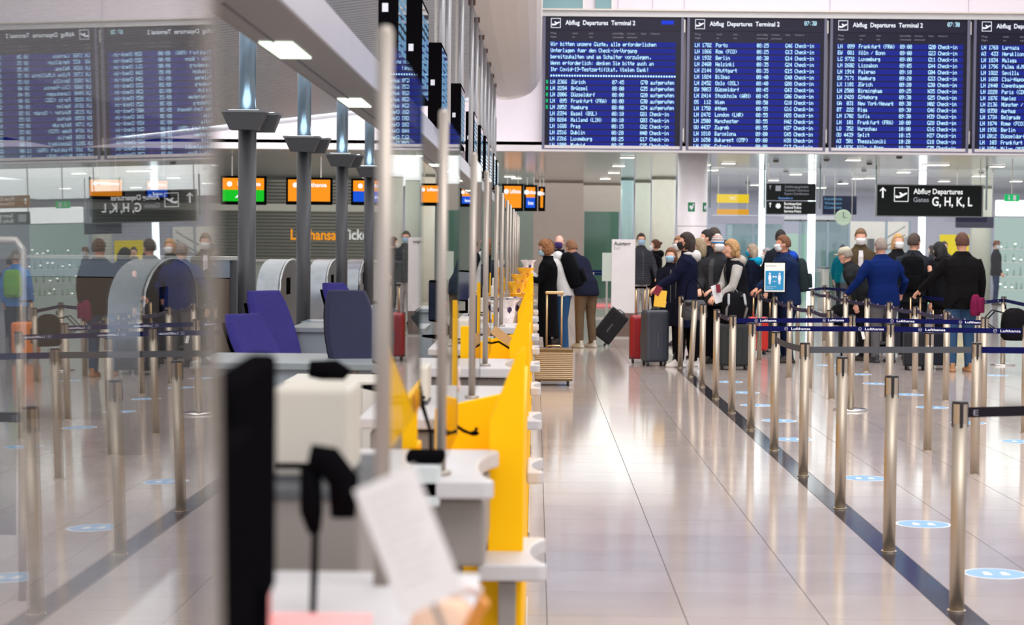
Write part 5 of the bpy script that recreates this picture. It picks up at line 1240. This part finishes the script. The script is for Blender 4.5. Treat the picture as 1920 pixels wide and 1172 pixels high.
# screens above the counters, seen from the side
RX = -.70
mon = [(740, 6.5), (757, 10.0), (800, 13.0), (842, 15.8), (873, 19.5), (887, 22.0), (898, 24.4), (907, 27), (915, 29.3), (922, 31.6), (928, 34)]
k0 = 0
for k, (px, Y) in enumerate([(706, None), (757, None), (800, None), (842, None), (871, None), (885, None), (896, None), (905, None), (914, None), (921, None)]):
    x = -.80; Y = x*F/(px-VX)
    t = thing('counter_screen', 'black flat screen hung over the counters, %s from the camera' % ordn[k], 'screen', (x, Y, zb1), 0, 'screens hung over the counters')
    dd = .098; hh = .60 if k > 1 else .62; ln = min(1.0, Y*.065)
    MB().box(0, dd, 0, ln, .02, hh).build('housing', BLACK, t, .006)
    MB().box(dd, dd+.002, .03, ln-.03, .05, hh-.03).build('glossy_screen', mat('glossy_display', (10, 22, 52), rough=.04, spec=1.), t)
    lt = MB()
    for r in range(9):
        for q, (a, b_) in enumerate(((.08, .3), (.38, .62), (.7, .9))): lt.box(dd+.002, dd+.0035, ln*a, ln*b_, hh-.12-r*.048, hh-.095-r*.048)
    lt.build('board_reflection', light_mat('reflection_cyan', (120, 190, 235), .45), t)  # glowing bars imitate the departure board mirrored in the glossy screen
    MB().box(.02, .05, -.004, 0, hh*.48, hh*.55).build('rating_label', PRINT, t)
    for yy in (.1, ln-.1): MB().box(dd*.4, dd*.6, yy-.008, yy+.008, hh, 3.5-zb1+.4).build('hanger_rod', ALU, t)
# suspension rods from the canopy edge
RODM = mat('rod_white', (202, 204, 208), rough=.35, metal=.4)
XR = -.735
for k, px in enumerate((826, 838, 862, 881, 890, 899, 906, 913, 919, 924)):
    Y = XR*F/(px-VX)
    t = thing('suspension_rod', 'thin white vertical rod from the canopy to the counter beam, %s from the camera' % ordn[k], 'rod', (XR, Y, zb1), 0, 'rods between canopy and beam')
    MB().cyl(0, 0, 0, 4.32-zb1, .012+.0006*Y, 12).build('shaft', RODM, t); MB().box(-.04, .04, -.02, .02, 4.26-zb1, 4.32-zb1).build('bracket', mat('rust_bracket', (110, 84, 74)), t)
# canopy
CAN = mat('canopy_white', (226, 218, 212), rough=.45, vary=.03)
prof = [(-.735, 4.32), (-.55, 4.31), (-.40, 4.335), (-.25, 4.38), (-.12, 4.45), (-.02, 4.56), (.04, 4.70), (.06, 4.9), (.06, 9.0), (-.735, 9.0)]
t = MB().prism(prof, 7.0, 37.6, 'y').build('canopy', CAN); tag(t, 'big white curved ceiling canopy above the counters left of the boards', 'canopy')
# slatted ceiling left of the rods
SLM = mat('slat_metal', (196, 200, 208), rough=.35, metal=.45)
a = Vector((-.74, 0, 4.32)); b_ = Vector((-9.0, 0, 3.28)); dv = b_-a; ang = math.atan2(dv.z, dv.x)
cl = struct(MB().add([(a.x, 8, a.z+.25), (b_.x, 8, b_.z+.25), (b_.x, 38, b_.z+.25), (a.x, 38, a.z+.25)], [(0, 1, 2, 3)]).build('ceiling_slatted', mat('slat_back', (150, 142, 136), rough=.6)))
L = dv.length
sm_ = MB().prism([(-.09, 0), (.09, 0), (.075, .03), (-.075, .03)], 0, L, 'x').mesh('ceiling_slat', SLM)
for i in range(126):
    o = bpy.data.objects.new('ceiling_slat', sm_); C.objects.link(o); o.parent = cl
    o.location = (a.x, 8.2+i*.238, a.z+.08); o.rotation_euler = (0, -ang, 0)
# displays over the ticket desks
ORA = light_mat('display_orange', (255, 150, 10), .95); GRN = light_mat('display_green', (0, 200, 30), .85); BLU = light_mat('display_blue', (0, 84, 220), .9)
def display(label, p0, p1, q0, q1, Y, kind, rz=0., word='Lufthansa'):
    u = Y/F; W_, H_ = (p1-p0)*u, (q1-q0)*u; c = P((p0+p1)/2, q1, Y)
    t = thing('counter_display', label, 'screen', c, rz); fr_ = 4*u
    MB().box(-W_/2, W_/2, 0, .08, 0, H_).build('housing', BLACK, t, .01)
    if kind == 'o': box_obj('screen', -W_/2+fr_, W_/2-fr_, -.004, 0, fr_*1.6, H_-fr_, ORA, t)
    else:
        box_obj('screen', -W_/2+fr_, W_/2-fr_, -.004, 0, H_*.52, H_-fr_, ORA, t); box_obj('lower_screen', -W_/2+fr_, W_/2-fr_, -.004, 0, fr_*1.6, H_*.52, GRN if kind == 'g' else BLU, t)
        text('A 1' if kind == 'g' else 'Business', HEADM, t, (-W_*.18, -.006, H_*.25), W_*.4, H_*.14, bold=.02)
    text(word, HEADM, t, (-W_*.12, -.006, H_*.66), W_*.5, H_*.15, bold=.02)
    MB().prism([(-W_*.3+H_*.09*math.cos(i*PI/8), H_*.72+H_*.09*math.sin(i*PI/8)) for i in range(16)], -.006, -.004).build('emblem', HEADM, t)
    for x in (-W_*.25, W_*.25): MB().box(x-.012, x+.012, .03, .05, H_, max(H_+.05, 3.40-c.z)).build('hanger', ALU, t)
display('orange over green counter display, left of the row', 413, 499, 330, 384, 42, 'g')
display('all orange counter display between two dark columns', 536, 623, 333, 384, 42, 'o')
display('orange over blue counter display behind the fourth dark column', 658, 745, 335, 385, 42, 'b')
display('all orange counter display behind the first pole pair', 784, 828, 344, 386, 50, 'o')
display('blue and orange counter display between the poles', 862, 892, 350, 388, 50, 'b')
display('all orange counter display above the woman in black, largest of three', 941, 981, 345, 396, 52, 'o')
display('orange over blue counter display, middle of three above the counters', 982, 1007, 347, 396, 53, 'b')
display('narrow orange counter display, rightmost of three above the counters', 1009, 1022, 350, 396, 54, 'o')
display('orange counter display far left seen through the near glass', 164, 233, 333, 374, 42, 'o')
display('orange counter display second from the far left seen through the near glass', 272, 318, 335, 376, 44, 'b')
def wall_letters(word, m, loc, width, height, label):
    src = text(word, m, None, loc, width, height, bold=.02); me = src.data; W0 = src.location.copy()
    par = list(range(len(me.vertices)))
    def fd(a):
        while par[a] != a: par[a] = par[par[a]]; a = par[a]
        return a
    for p_ in me.polygons:
        for v_ in p_.vertices[1:]: par[fd(v_)] = fd(p_.vertices[0])
    isl = {}
    for p_ in me.polygons: isl.setdefault(fd(p_.vertices[0]), []).append(p_)
    grp = []
    for ps in sorted(isl.values(), key=lambda ps: min(me.vertices[v_].co.x for p_ in ps for v_ in p_.vertices)):
        xs = [me.vertices[v_].co.x for p_ in ps for v_ in p_.vertices]
        if grp and min(xs) < grp[-1][1]-.01*height: grp[-1][0].extend(ps); grp[-1][1] = max(grp[-1][1], max(xs))
        else: grp.append([list(ps), max(xs)])
    t = thing('wall_lettering', label, 'lettering', W0)
    for ps, _ in grp:
        mb = MB()
        for p_ in ps: mb.add([me.vertices[v_].co for v_ in p_.vertices], [tuple(range(len(p_.vertices)))])
        o = mb.build('letter', m, t); so = o.modifiers.new('thick', 'SOLIDIFY'); so.thickness = .03
    bpy.data.objects.remove(src)
wall_letters('Lufthansa', light_mat('letters_orange', (240, 150, 20), .9), P(545, 449, 54), 86*54/F, 20*54/F, 'large orange airline lettering on the ticket desk wall')
wall_letters('Ticket', light_mat('letters_white', (225, 228, 225), .7), P(640, 449, 54), 58*54/F, 20*54/F, 'large white word Ticket right of the orange lettering')
t = thing('louvre_wall', 'grey wall of horizontal louvres behind the ticket desks', 'wall panel', (0, 56, 0))
for i in range(26): MB().box(P(180, 452, 56).x, P(740, 452, 56).x, 0, .05, .9+i*.094, .96+i*.094).build('louvre', mat('louvre_grey', (120, 122, 116), rough=.5), t)
t = thing('ticket_fascia', 'pale horizontal fascia beam under the counter displays', 'beam', (0, 46, 0)); zz = P(600, 396, 46).z
MB().box(P(-300, 452, 46).x, P(745, 452, 46).x, 0, .3, zz, zz+.16).build('fascia', mat('fascia_pale', (176, 180, 172), rough=.4), t)
t = thing('ticket_desk', 'long pale ticket desk far behind the baggage belts', 'counter', (0, 48, 0)); MB().box(P(-200, 452, 48).x, P(750, 452, 48).x, 0, .6, 0, 1.1).build('desk_front', mat('desk_pale', (150, 156, 150), rough=.4), t); MB().box(P(-200, 452, 48).x, P(750, 452, 48).x, -.05, .7, 1.1, 1.15).build('desk_top', LEDGE, t)
